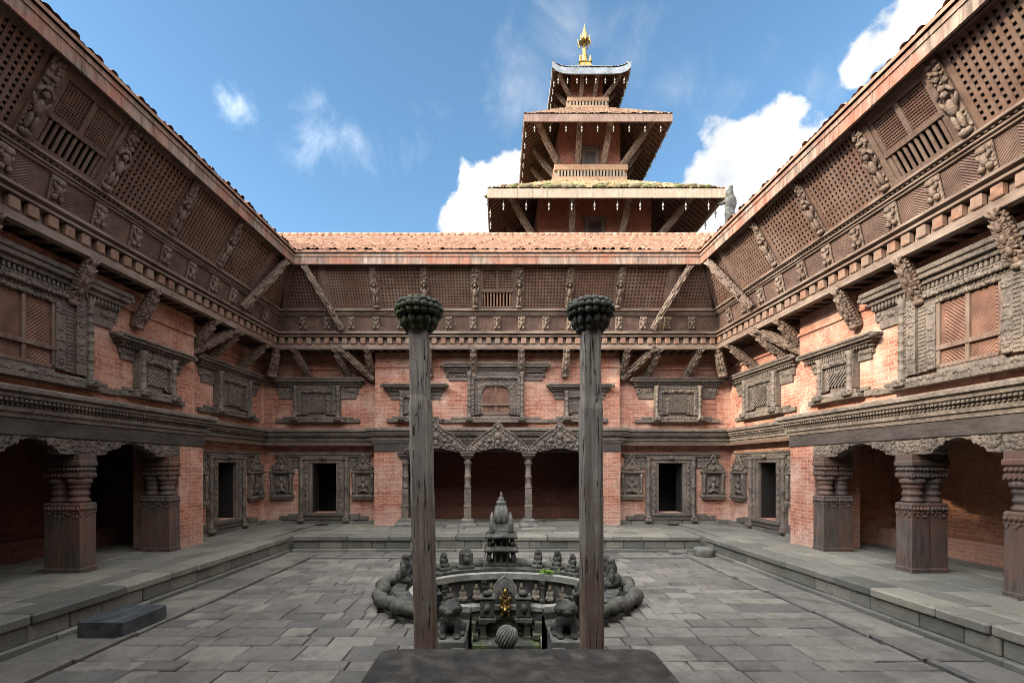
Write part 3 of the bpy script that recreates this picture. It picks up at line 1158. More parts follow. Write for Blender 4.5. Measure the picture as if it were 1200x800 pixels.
def m_sill(half, core, z0, off):
    mb = MB()
    wb(mb, -core - .16, core + .16, off, off + .20, z0 - .20, z0 - .12, .012)
    wb(mb, -core - .06, core + .06, off, off + .15, z0 - .12, z0 - .02, .01)
    relief(mb, -core, core, off + .15, z0 - .12, z0 - .03, int(core * 20), .045, 19)
    for s in (-1, 1):
        u0, u1 = sorted((s * (core + .162), s * half)); wb(mb, u0, u1, off, off + .07, z0 - .20, z0 - .09, .008)
        u0, u1 = sorted((s * (core + .06), s * (core + (half - core) * .62))); wb(mb, u0, u1, off, off + .07, z0 - .085, z0 - .02, .006)
    return mb.mesh('sill', 'wood_carved')


def m_grille(half, z0, z1, off):
    """small diagonal lattice in a window opening"""
    mb = MB()
    w, h = 2 * half, z1 - z0
    step = .085
    k = -int(h / step)
    while k * step < w:
        for d in (1, -1):
            x0 = k * step
            a, b = max(x0, 0), min(x0 + h, w)
            if b > a + .01:
                za, zb = z0 + (a - x0), z0 + (b - x0)
                p, q = (a - half, za), (b - half, zb)
                if d < 0:
                    p, q = (-p[0], p[1]), (-q[0], q[1])
                n = Vector((-(q[1] - p[1]), q[0] - p[0])).normalized() * .017
                y0, y1 = (-(off + .045), -(off + .015)) if d > 0 else (-(off + .02), -(off - .01))
                mb.poly([(p[0] + n.x, p[1] + n.y), (p[0] - n.x, p[1] - n.y), (q[0] - n.x, q[1] - n.y), (q[0] + n.x, q[1] + n.y)], y0, y1)
        k += 1
    return mb.mesh('lattice', 'wood_carved')


def m_shutters(half, z0, z1, off):
    mb = MB()
    for s in (-1, 1):
        u0, u1 = sorted((s * .02, s * half)); wb(mb, u0, u1, off - .03, off + .02, z0, z1, .006)
    return mb.mesh('shutter', 'wood_shutter')


def m_shutter_rails(half, z0, z1, off):
    mb = MB()
    wb(mb, -.03, .03, off - .03, off + .055, z0, z1, .006)
    for s in (-1, 1):
        u0, u1 = sorted((s * (half - .05), s * half)); wb(mb, u0, u1, off, off + .05, z0, z1)
    h = z1 - z0
    wb(mb, -half, half, off, off + .07, z0 + h * .26, z0 + h * .33, .006)
    wb(mb, -half, half, off, off + .05, z0, z0 + h * .05)
    return mb.mesh('shutter_rail', 'wood_brown')


# --- gallery ------------------------------------------------------------------
G0, G1 = (0.98, 6.66), (1.60, 7.72)        # foot and head of the leaning screens
GL = sqrt((G1[0] - G0[0]) ** 2 + (G1[1] - G0[1]) ** 2)
GA = math.atan2(G1[0] - G0[0], G1[1] - G0[1])
GROT = (pi / 2 + GA, 0, 0)


def m_soffit():
    mb = MB()
    mitre(mb, ml(-.05, .70, 5.655, 5.70))
    x = -6.6
    while x < 6.6:                                     # joists seen from below
        e = min(.70, (H - abs(x)) / K - .05)
        wb(mb, x - .05, x + .05, -.05, max(e, .1), 5.585, 5.655)
        x += .26
    return mb.mesh('gallery_floor', 'rafter')


def m_edge_beam():
    mb = MB()
    mitre(mb, ml(.70, .84, 5.56, 5.69))
    mitre(mb, ml(.62, .76, 5.69, 5.90))
    mitre(mb, [(.6, 5.90), (.90, 5.90), (.90, 5.94), (.86, 5.945), (.86, 5.97), (.95, 5.985), (.95, 6.03), (.88, 6.04), (.88, 6.07), (.6, 6.07)])
    return mb.mesh('gallery_beam', 'wood_brown_h')


def m_beam_end():
    mb = MB()
    mb.box(-.075, .075, -.87, -.765, 5.70, 5.885, .016)
    return mb.mesh('beam_end', 'beam_end')


def m_lower_panel():
    mb = MB()
    mitre(mb, [(.75, 6.07), (.83, 6.07), (.93, 6.50), (.75, 6.50)])
    return mb.mesh('lower_panel', 'wood_hatch')


def m_ledge():
    mb = MB()
    mitre(mb, [(.7, 6.48), (.97, 6.48), (.97, 6.515), (1.01, 6.52), (1.01, 6.55), (.99, 6.555), (.99, 6.58), (1.08, 6.59), (1.08, 6.63), (1.02, 6.66), (.7, 6.66)])
    mitre(mb, [(1.50, 7.66), (1.62, 7.66), (1.64, 7.74), (1.50, 7.74)])
    x = -6.1
    while x < 6.1:
        mb.ell((x, -1.02, 6.567), (.03, .02, .014), 6, 4)
        x += .085
    return mb.mesh('gallery_ledge', 'wood_brown_h')


def m_carved_block(v):
    mb = MB()
    mb.box(-.10, .10, -.035, 0, 0, .40, .008)
    r = random.Random(50 + v)
    mb.ell((0, -.06, .20), (.05, .05, .10), 8, 5)
    mb.ell((0, -.075, .315), (.042, .045, .05), 8, 5)
    for s in (1, -1):
        mb.ell((s * .055, -.06, .24), (.028, .035, .06), 7, 4, Matrix.Rotation(s * .5, 3, 'Y'))
        mb.ell((s * .05, -.065, .09), (.045, .045, .05), 7, 4)
        mb.ell((s * .075, -.045, .34), (.025, .025, .04), 7, 4)
    relief(mb, -.1, .1, .035, .01, .39, 12, .03, 60 + v)
    return mb.mesh('carved_block', 'wood_relief')


def m_screen(wb0, wb1, sgn, pitch=.09):
    """pierced lattice panel lying in its own plane: x across, y up the slope"""
    mb = MB()
    Lh = GL - .02
    bw = pitch * .51
    t0, t1 = .012, .024
    y = .05
    while y < Lh - .03:
        x1 = wb0 + (wb1 - wb0) * y / Lh
        a, b = sorted((0, sgn * x1))
        mb.box(a, b, y - bw / 2, y + bw / 2, 0, t0)
        y += pitch
    x = .05
    while x < wb0 - .03:
        top = Lh if x <= wb1 else (wb0 - x) / (wb0 - wb1) * Lh
        a, b = sorted((sgn * (x - bw / 2), sgn * (x + bw / 2)))
        mb.box(a, b, 0.0, top, t0 - .003, t1 - .003)
        x += pitch
    mb.box(*sorted((0, sgn * .045)), 0, Lh, -.02, t1)
    mb.box(*sorted((0, sgn * wb0)), 0, .05, -.02, t1 + .003)
    mb.box(*sorted((0, sgn * wb1)), Lh - .06, Lh, -.02, t1 + .003)
    # outer stile, sloping when the panel meets the corner
    vs = [(sgn * (wb0 - .05), 0, -.02), (sgn * wb0, 0, -.02), (sgn * wb1, Lh, -.02), (sgn * (wb1 - .05), Lh, -.02)]
    vs += [(x_, y_, t1 + .001) for x_, y_, _ in vs]
    mb.add(vs, [(0, 1, 2, 3), (4, 7, 6, 5), (0, 4, 5, 1), (1, 5, 6, 2), (2, 6, 7, 3), (3, 7, 4, 0)])
    return mb.mesh('lattice_screen', 'wood_screen')


def m_shade_panel():
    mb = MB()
    mitre(mb, [(.45, 6.64), (.60, 6.64), (1.24, 7.76), (1.09, 7.76)])  # black sheet added behind the screens so the lattice holes read as shade
    return mb.mesh('gallery_shade_panel', 'shade_black')


def m_gpost():
    mb = MB()
    mb.box(-.075, .075, 0, GL, -.06, .055, .008)
    return mb.mesh('gallery_post', 'wood_brown')


def m_gfigure(v):
    """carved figure bracket standing on a gallery post"""
    mb = MB()
    r = random.Random(90 + v)
    mb.box(-.085, .085, .02, GL - .06, .05, .085, .008)
    y = .1
    mb.ell((0, .09, .11), (.09, .06, .05), 8, 5)
    for s in (1, -1):
        mb.ell((s * .035, .25, .12), (.034, .14, .04), 8, 5)
        mb.ell((s * .075, .52, .11), (.03, .11, .03), 7, 4, Matrix.Rotation(s * -.4, 3, 'Z'))
        mb.ell((s * .075, .70, .11), (.025, .08, .03), 7, 4, Matrix.Rotation(s * .5, 3, 'Z'))
    mb.ell((0, .46, .12), (.062, .13, .05), 8, 6)
    mb.ell((0, .66, .13), (.045, .055, .045), 8, 6)
    mb.ell((0, .75, .12), (.05, .05, .04), 8, 5)
    for _ in range(30):
        a = r.uniform(.02, .036)
        mb.ell((r.uniform(-.07, .07), r.uniform(.78, GL - .1), .09), (a, a * 1.3, .03), 6, 4)
    for _ in range(16):
        a = r.uniform(.015, .03)
        mb.ell((r.choice((-1, 1)) * r.uniform(.05, .08), r.uniform(.05, .75), .088), (a, a * 1.3, .02), 6, 4)
    return mb.mesh('carved_strut', 'wood_relief')


def strut_mesh(name, length, width, mat, seed, curl=True):
    """carved bracket from the origin up the +z axis, its face towards -y"""
    mb = MB()
    r = random.Random(seed)
    n = 12
    pts = []
    o = []
    for i in range(n + 1):
        f = i / n
        o.append((f * length, -.035 - .05 * sin(pi * min(f * 1.1, 1)) - .02 * cos(f * 9)))
    prof = [(0, .05)] + [(y, z) for z, y in []]
    vs, fs = [], []
    for z, d in o:
        hw = width / 2 * (1 - .18 * (z / length))
        vs += [(-hw, d, z), (hw, d, z), (hw, .055, z), (-hw, .055, z)]
    for i in range(n):
        a = i * 4
        for j in range(4):
            fs.append((a + j, a + (j + 1) % 4, a + 4 + (j + 1) % 4, a + 4 + j))
    fs += [(3, 2, 1, 0), (n * 4, n * 4 + 1, n * 4 + 2, n * 4 + 3)]
    mb.add(vs, fs)
    for i in range(int(length * 95)):
        f = r.uniform(.02, .98)
        d = -.05 - .05 * sin(pi * min(f * 1.1, 1))
        a = width * r.uniform(.07, .17)
        s = r.uniform(0, 1) * (width / 2 - a * .4)
        for sg in (1, -1):
            mb.ell((sg * s, d, f * length), (a, .024, a * r.uniform(.8, 1.9)), 7, 4, Matrix.Rotation(sg * r.uniform(-1, 1), 3, 'Y'))
    for sg in (1, -1):
        for i in range(int(length * 14)):
            f = (i + .5) / int(length * 14)
            mb.ell((sg * width * .46, -.01, f * length), (.02, .04, .04), 6, 4)
    for i in range(5):
        f = (i + .6) / 5.2
        hh = .10 + .03 * (i % 2)
        mb.ell((0, -.06 - .05 * sin(pi * min(f * 1.1, 1)), f * length), (width * .20, .04, .085), 9, 6)
        for sg in (1, -1):
            mb.ell((sg * width * .30, -.05 - .04 * sin(pi * f), f * length + .04), (width * .13, .035, .085), 8, 5, Matrix.Rotation(sg * .55, 3, 'Y'))
            mb.ell((sg * width * .42, -.03, f * length - .03), (width * .10, .04, .05), 7, 4)
    if curl:
        mb.ell((0, -.06, .05), (width * .55, .09, .07), 9, 6)
    return mb.mesh(name, mat)


def aim(p, q, face):
    """rotation taking +z to q-p with -y turned towards face"""
    z = (Vector(q) - Vector(p)).normalized()
    y = -(Vector(face) - Vector(face).dot(z) * z).normalized()
    x = y.cross(z)
    return Matrix((x, y, z)).transposed().to_euler()


def m_rafters():
    mb = MB()
    sl = (RIDGE_Z - EAVE_Z) / (EAVE_W - RIDGE_W)

    def zt(w, d):
        return EAVE_Z + (EAVE_W - w) * sl - d
    mitre(mb, [(1.74, zt(1.74, .07)), (1.74, zt(1.74, .05)), (-.5, zt(-.5, .05)), (-.5, zt(-.5, .07))])
    x = -8.0
    while x < 8.0:
        lim = (H - abs(x)) / K
        w1 = min(1.72, lim)
        if w1 > 0.1:
            w0 = -.02
            d0, d1 = .075, .19
            vs = [(x + dx, -w, zt(w, d)) for dx in (-.045, .045) for (w, d) in ((w0, d0), (w1, d0), (w1, d1), (w0, d1))]
            mb.add(vs, [(0, 1, 2, 3), (7, 6, 5, 4), (0, 4, 5, 1), (1, 5, 6, 2), (2, 6, 7, 3), (3, 7, 4, 0)])
        x += .34
    return mb.mesh('rafter', 'rafter')


def m_fascia():
    mb = MB()
    mitre(mb, ml(1.735, 1.78, 7.60, 7.885))
    mitre(mb, ml(1.782, 1.80, 7.80, 7.885))
    # butt joints between the eave boards stand out as thin cover strips
    r = random.Random(12)
    x = -5.2
    while x < 5.2:
        wb(mb, x - .012, x + .012, 1.78, 1.787, 7.60, 7.80)
        x += r.uniform(.28, .36)
    return mb.mesh('eave_board', 'fascia')


def m_tiles():
    mb = MB()
    r = random.Random(2)
    du = .03
    per = .12
    courses = 25
    nu = int(2 * (H + 1.4) / du)
    us = [-(H + 1.4) + i * du for i in range(nu + 1)]
    rows = []
    wav = [r.uniform(-1, 1) for _ in range(400)]
    for c in range(courses):
        for e in (0, 1):
            f = (c + e) / courses
            w = EAVE_W - (EAVE_W - RIDGE_W) * f
            z = EAVE_Z + (RIDGE_Z - EAVE_Z) * f + (.030 if e == 0 else .0)
            rows.append((w, z, c))
    vs = []
    for w, z, c in rows:
        lim = H - K * w
        off = (c % 2) * .06
        for u in us:
            q = max(-lim, min(lim, u))
            k = int((q + off + 20) / per)
            j = wav[(k * 7 + c * 31) % 400]
            ph = ((q + off + 20) / per) % 1
            slip = .05 if (k * 13 + c * 7) % 61 == 0 else 0
            low = (.022 if c == 0 else .006) * j
            vs.append((q, -w - low - slip, z + .030 * abs(sin(pi * ph)) + low - slip * .5 + .014 * sin(u * 1.7) * sin(w * 2)))
    n = len(us)
    fs = []
    for i in range(len(rows) - 1):
        for j in range(n - 1):
            a = i * n + j
            fs.append((a, a + 1, a + n + 1, a + n))
    mb.add(vs, fs, False)
    # rear slope, ridge cap and eave edge
    mitre(mb, [(RIDGE_W, RIDGE_Z), (RIDGE_W, RIDGE_Z - .15), (-3.0, 8.75), (-3.0, 8.9)])
    mitre(mb, [(EAVE_W, EAVE_Z - .035), (EAVE_W, EAVE_Z + .02), (1.2, EAVE_Z + (EAVE_W - 1.2) * .634 + .02), (1.2, EAVE_Z + (EAVE_W - 1.2) * .634 - .03)])
    x = -(H + 1.1)
    while x < H + 1.1:
        l = r.uniform(.22, .3)
        mb.tube([(x, -RIDGE_W, RIDGE_Z + .03 + r.uniform(-.012, .012)), (x + l, -RIDGE_W, RIDGE_Z + .045 + r.uniform(-.012, .012))], [.085, .075], 8)
        x += l - .03
    return mb.mesh('roof_tiles', 'tile', recalc=False)


GB = [0.62, 2.02, 3.42, 4.82]              # gallery post positions


def gal_pos(u, extra=0.0):
    return (u, -(G0[0] + extra), G0[1])


def build_wing(kind, loc, rz, label):
    W = thing('palace_wing', label, 'building', loc, rz, 'palace wings around the courtyard')
    ck = 'back' if kind == 'back' else 'side'      # the near wing behind the viewer closes the court
    cw = 0.42 if kind == 'back' else 0.55

    def part(name, key, fn, parent=W, loc=(0, 0, 0), rot=(0, 0, 0)):
        return put(name, cached(key, fn), parent, loc, rot)
    wall = part('wall', ck + 'wall', lambda: m_wall(ck))
    part('string_course_cornice', ck + 'corn', lambda: m_cornice(ck))
    part('rear_wall', 'rear' + ('r' if kind == 'right' else ''), lambda: m_rear('brick_lit' if kind == 'right' else 'brick_shaded'))  # right arcade takes the sunlit brick copy, the others the shaded one
    part('ceiling', 'ceil', m_floors)
    for s in (-1, 1):
        part('dark_room', 'room%d' % s, lambda: m_room(s))
    for s in (-1, 1):
        part('base_course', 'base%d' % s, lambda: m_base(s))
    part('beam', ck + 'beam', lambda: m_beam(ck))
    if kind == 'near':
        part('gallery_floor', 'soff', m_soffit)
        part('gallery_beam', 'gbeam', m_edge_beam)
        part('lower_panel', 'lpan', m_lower_panel)
        part('gallery_ledge', 'gledge', m_ledge)
        part('rafter', 'raft', m_rafters)
        part('eave_board', 'fasc', m_fascia)
        part('roof_tiles', 'tiles', m_tiles)
        for s in (-1, 1):
            for i in range(3):
                a = GB[i] + .075
                wd = GB[i + 1] - GB[i] - .15
                part('lattice_screen', 'scr%d' % s, lambda: m_screen(wd, wd, s), W, gal_pos(s * a), GROT)
        return W
    # arcade
    if kind == 'back':
        for u in (-.88, .92):
            c = part('column', 'colb', m_column_back, W, (u, -.52, 0))
            part('column_base', 'colbase', m_colbase, c)
        for u in (-2.76, 2.80):
            c = part('column', 'colb', m_column_back, W, (u, -.36, 0))
            part('column_base', 'colbase', m_colbase, c)
        for u in (-1.80, .02, 1.84):
            part('carved_arch', 'torana', lambda: m_torana(.92), W, (u, -.56, 0))
    else:
        for u in (-2.72, -.80, .80, 2.72):
            for w in (.47, .155):
                part('column', 'cols', m_column_side, W, (u, -w, 0))
            part('capital', 'capb', m_capital_block, W, (u, -.44, 0))
        for a, b in ((-2.48, -1.04), (-.56, .56), (1.04, 2.48)):
            h = (b - a) / 2
            part('cusped_arch', 'cusp%.2f' % h, lambda: m_cusp(h), W, ((a + b) / 2, -.46, 0))
    # ground floor doors and niches
    for s in (-1, 1):
        d = part('door_frame', 'door', m_door, W, (s * 5.33, 0, 0))
        part('lintel', 'doorl', m_door_lintel, d)
        part('threshold', 'doort', m_threshold, d)
        for u in (4.12, 6.62):
            n = part('niche', 'niche', m_niche, W, (s * u, 0, 0))
            part('carved_figure', 'deity', m_deity, n)
    # first floor windows
    for s in (-1, 1):
        rec = lambda hw, a, b, o: (lambda q: (wb(q, -hw, hw, o - .12, o - .04, a, b), q.mesh('recess_shade', 'shade_black'))[1])(MB())  # near-black block painting shade into the window opening
        f = part('carved_window', 'we', lambda: window_frame(.71, .26, 3.70, 4.60, 0), W, (s * 5.52, 0, 0))
        part('lintel', 'wel', lambda: m_lintel(1.42, 4.60, 4.86, 0, 1.26, .36, .71), f)
        part('sill', 'wes', lambda: m_sill(1.30, .71, 3.70, 0), f)
        part('lattice', 'weg', lambda: m_grille(.26, 3.80, 4.30, .09), f)
        part('recess_shade', 'wer', lambda: rec(.27, 3.78, 4.32, .07), f)
        f = part('carved_window', 'ws', lambda: window_frame(.45, .22, 3.68, 4.40, .33), W, (s * 2.46, 0, 0))
        part('lintel', 'wsl', lambda: m_lintel(.94, 4.40, 4.62, .33, .80, .22, .45), f)
        part('sill', 'wss', lambda: m_sill(.86, .45, 3.68, .33), f)
        part('lattice', 'wsg', lambda: m_grille(.22, 3.78, 4.10, .40), f)
        part('recess_shade', 'wsr', lambda: rec(.225, 3.76, 4.12, .385), f)
    if kind == 'back':
        f = part('carved_window', 'wcb', lambda: window_frame(.84, .44, 3.66, 4.96, .33, True), W, (-.05, 0, 0))
        part('shutter', 'wcbs', lambda: m_shutters(.44, 3.70, 4.75, .35), f)
        part('shutter_rail', 'wcbr', lambda: m_shutter_rails(.44, 3.70, 4.75, .355), f)
        part('lintel', 'wcl', lambda: m_lintel(1.56, 4.96, 5.24, .33, 1.5, .22, .84), f)
        part('sill', 'wcs', lambda: m_sill(1.62, .84, 3.66, .33), f)
    else:
        f = part('carved_window', 'wcsd', lambda: window_frame(1.02, .46, 3.66, 5.0, .33, False, True), W)
        part('shutter', 'wcss', lambda: m_shutters(.46, 3.72, 4.78, .35), f)
        part('shutter_rail', 'wcsr', lambda: m_shutter_rails(.46, 3.72, 4.78, .355), f)
        part('lintel', 'wcsl', lambda: m_lintel(1.72, 5.0, 5.36, .33, 1.62, .34, 1.02), f)
        part('sill', 'wcsss', lambda: m_sill(1.66, 1.02, 3.66, .33), f)
    # brackets under the gallery
    for u in (-5.75, -4.55, -3.80, -2.02, -.70, .70, 2.02, 3.80, 4.55, 5.75):
        off = .34 if abs(u) < CB else .02
        lean = .18 if abs(u) > 4 else .0
        s = 1 if u > 0 else -1
        p, q = (u, -(off + .03), 4.86), (u + s * lean, -.80, 5.62)
        me = cached('strutA', lambda: strut_mesh('bracket', 1.0, .19, 'wood_relief', 40))
        o = put('bracket', me, W, p, aim(p, q, (0, -1, -.7)))
        L = (Vector(q) - Vector(p)).length
        o.scale = (1, 1, L)
    for s in (-1, 1):
        p, q = (s * 3.78, -.10, 4.82), (s * 4.62, -.82, 5.64)
        o = put('bracket', cached('strutA', None), W, p, aim(p, q, (-s * .4, -1, -.7)))
        o.scale = (1, 1, (Vector(q) - Vector(p)).length)
        p, q = (s * 4.45, -1.0, 6.08), (s * 5.25, -1.72, 7.62)
        me = cached('strutB', lambda: strut_mesh('roof_strut', 1.0, .155, 'wood_relief', 44, False))
        o = put('roof_strut', me, W, p, aim(p, q, (-s * .3, -1, -.2)))
        o.scale = (1, 1, (Vector(q) - Vector(p)).length)
        p, q = (s * 6.72, -.42, 4.86), (s * 6.42, -.78, 5.62)
        o = put('bracket', cached('strutA', None), W, p, aim(p, q, (-s, -1, -.7)))
        o.scale = (.9, 1, (Vector(q) - Vector(p)).length)
    # gallery
    part('gallery_floor', 'soff', m_soffit)
    part('gallery_beam', 'gbeam', m_edge_beam)
    part('gallery_shade_panel', 'glin', m_shade_panel)
    part('lower_panel', 'lpan', m_lower_panel)
    part('gallery_ledge', 'gledge', m_ledge)
    x = -6.24
    while x < 6.25:
        part('beam_end', 'bend', m_beam_end, W, (x + rnd.uniform(-.012, .012), rnd.uniform(-.01, .01), rnd.uniform(-.006, .006)))
        x += .26
    k = 0
    for i in range(-8, 9):
        part('carved_block', 'cblk%d' % (k * 5 % 7), lambda: m_carved_block(k * 5 % 7), W, (i * .70, -.845, 6.075), (R(13), 0, 0))
        k += 1
    for s in (-1, 1):
        for i, u in enumerate(GB):
            po = part('gallery_post', 'gpost', m_gpost, W, gal_pos(s * u), GROT)
            if i < 3:
                part('carved_strut', 'gfig%d' % (i + 3 * (s > 0)), lambda: m_gfigure(i + 3 * (s > 0)), po)
        for i in range(3):
            a = GB[i] + .075
            wd = GB[i + 1] - GB[i] - .15
            pt = (.090, .080, .098)[i] if s > 0 else (.084, .094, .078)[i]
            part('lattice_screen', 'scr%d%d' % (s, i), lambda: m_screen(wd, wd, s, pt), W, gal_pos(s * a), GROT)
        a = GB[3] + .075
        b0, b1 = H - K * G0[0] - a - .05, H - K * G1[0] - a - .05
        part('lattice_screen', 'scrc%d' % s, lambda: m_screen(b0, b1, s), W, gal_pos(s * a), GROT)
        # post on the inner corner
        p, q = (s * (H - K * G0[0]), -G0[0], G0[1]), (s * (H - K * G1[0]), -G1[0], G1[1])
        cp = cached('cornerpost%d' % s, lambda: corner_post(p, q))
        put('gallery_post', cp, W)
    # middle window of the gallery
    gw = part('gallery_window', 'gwin', m_gwin, W, gal_pos(0), GROT)
    part('lattice', 'gwinl', m_gwin_lattice, gw)
    for i in range(9):
        part('baluster', 'gbal' + ck, lambda: m_baluster(ck), gw, (-.36 + i * .09, 0, 0))
    part('rafter', 'raft', m_rafters)
    part('eave_board', 'fasc', m_fascia)
    part('roof_tiles', 'tiles', m_tiles)
    return W


def corner_post(p, q):
    mb = MB()
    mb.tube([p, q], .075, 6)
    return mb.mesh('gallery_post', 'wood_brown')


def m_gwin():
    mb = MB()
    L = GL - .02
    for s in (-1, 1):
        mb.box(*sorted((s * .46, s * .545)), 0, L, -.03, .06, .006)
        mb.box(*sorted((s * .40, s * .46)), .05, L - .1, -.03, .03, .006)
    mb.box(-.46, .46, 0, .08, -.03, .065, .006)
    mb.box(-.46, .46, L - .16, L, -.03, .05, .006)
    mb.box(-.46, .46, .46, .53, -.03, .05, .006)
    mb.box(-.035, .035, .53, L - .1, -.02, .035)
    return mb.mesh('gallery_window', 'wood_brown')


def m_gwin_lattice():
    mb = MB()
    for k in range(22):
        x = -.43 + k * .041
        mb.box(x - .01, x + .01, .53, GL - .16, -.012, .002)
    for k in range(14):
        y = .55 + k * .041
        mb.box(-.44, .44, y - .01, y + .01, -.002, .012)
    return mb.mesh('lattice', 'wood_screen')


def m_baluster(ck):
    mb = MB()
    mb.box(-.022, .022, .08, .46, -.005, .03, .008)
    return mb.mesh('baluster', 'ochre_wood' if ck == 'back' else 'wood_brown')


DEL = R(2.3)
ORG = {}


def wing_frame(kind):
    if kind == 'back':
        return Vector((-.055, 14.0, 0)), 0.0
    if kind == 'near':
        return Vector((-.05, -.75, 0)), pi
    if kind == 'left':
        d = Vector((sin(DEL), cos(DEL), 0))
        return Vector((-7.24, 14.0, 0)) - H * d, pi / 2 - DEL
    d = Vector((sin(DEL), -cos(DEL), 0))
    return Vector((7.13, 14.0, 0)) + H * d, -(pi / 2 - DEL)


for kind, lab in (('back', 'far palace wing with three carved wooden arches on slim columns'),
                  ('left', 'shaded palace wing along the left side with paired columns and dark arcade'),
                  ('right', 'sunlit palace wing along the right side with paired columns and brick arcade'),
                  ('near', 'near palace wing that closes the courtyard behind the viewer')):
    l_, r_ = wing_frame(kind)
    build_wing(kind, l_, r_, lab)


# ------------------------------------------------------------------ ground, paving, platforms
def struct(o):
    o['kind'] = 'structure'
    return o


WX, WY = 0.11, 7.60                      # centre of the sunken fountain
SLOT = 0.51
SLOT_Y = 5.08


def oval(rx, ry, x0):
    """angles running round the oval from one side of the stair slot to the other"""
    a0 = math.acos(x0 / rx)
    a = -a0
    b = pi + a0
    return a, b


def oval_pts(rx, ry, n, x0=SLOT):
    a, b = oval(rx, ry, x0)
    return [(WX + rx * cos(a + (b - a) * i / n), WY + ry * sin(a + (b - a) * i / n)) for i in range(n + 1)]


OUT = (2.10, 1.80)
NSEG = 72


def build_ground():
    mb = MB()
    n = 72
    ring = []
    ang = sorted([2 * pi * i / n for i in range(n)] + [2 * pi - atan2(WY - SLOT_Y, SLOT), pi + atan2(WY - SLOT_Y, SLOT)])
    n = len(ang)
    for rx, ry in ((OUT[0] - .1, OUT[1] - .1), (3, 3), (30, 30), (3000, 3000)):
        pts = []
        for a in ang:
            k = 1 / sqrt((cos(a) / rx) ** 2 + (sin(a) / ry) ** 2)
            if rx < 3 and sin(a) < 0:
                k = max(k, min((WY - SLOT_Y) / -sin(a), SLOT / max(abs(cos(a)), 1e-6)))
            pts.append((WX + k * cos(a), WY + k * sin(a), -.035))
        ring.append(pts)
    vs = [p for r in ring for p in r]
    fs = []
    for k in range(len(ring) - 1):
        for i in range(n):
            j = (i + 1) % n
            fs.append((k * n + i, k * n + j, (k + 1) * n + j, (k + 1) * n + i))
    mb.add(vs, fs)
    struct(mb.build('ground', 'joint'))


build_ground()


def edge_x(side, y):
    """x of the platform edge at depth y"""
    t = math.tan(DEL)
    return -(5.24 + (11.48 - y) * t) if side == 'left' else 5.27 + (11.48 - y) * t


def flag(mb, x0, x1, y0, y1, z, r, gap=.007, th=.06):
    """one flagstone with slightly uneven corners and a rounded arris"""
    j = lambda: r.uniform(-.008, .008)
    dz = r.uniform(-.005, .006)
    tx, ty = r.uniform(-.004, .004), r.uniform(-.004, .004)
    P = [(x0 + gap + j() * .6, y0 + gap + j() * .6), (x1 - gap + j() * .6, y0 + gap + j() * .6), (x1 - gap + j() * .6, y1 - gap + j() * .6), (x0 + gap + j() * .6, y1 - gap + j() * .6)]
    cx, cy = (x0 + x1) / 2, (y0 + y1) / 2
    c = .012
    vs = []
    for (x, y) in P:
        vs.append((x, y, z - th))
    for (x, y) in P:
        vs.append((x, y, z - c + dz))
    for i, (x, y) in enumerate(P):
        sx = 1 if x < cx else -1
        sy = 1 if y < cy else -1
        vs.append((x + sx * c, y + sy * c, z + dz + tx * (1 if x > cx else -1) + ty * (1 if y > cy else -1)))
    fs = [(8, 9, 10, 11)]
    for i in range(4):
        k = (i + 1) % 4
        fs.append((i, k, 4 + k, 4 + i))
        fs.append((4 + i, 4 + k, 8 + k, 8 + i))
    mb.add(vs, fs)


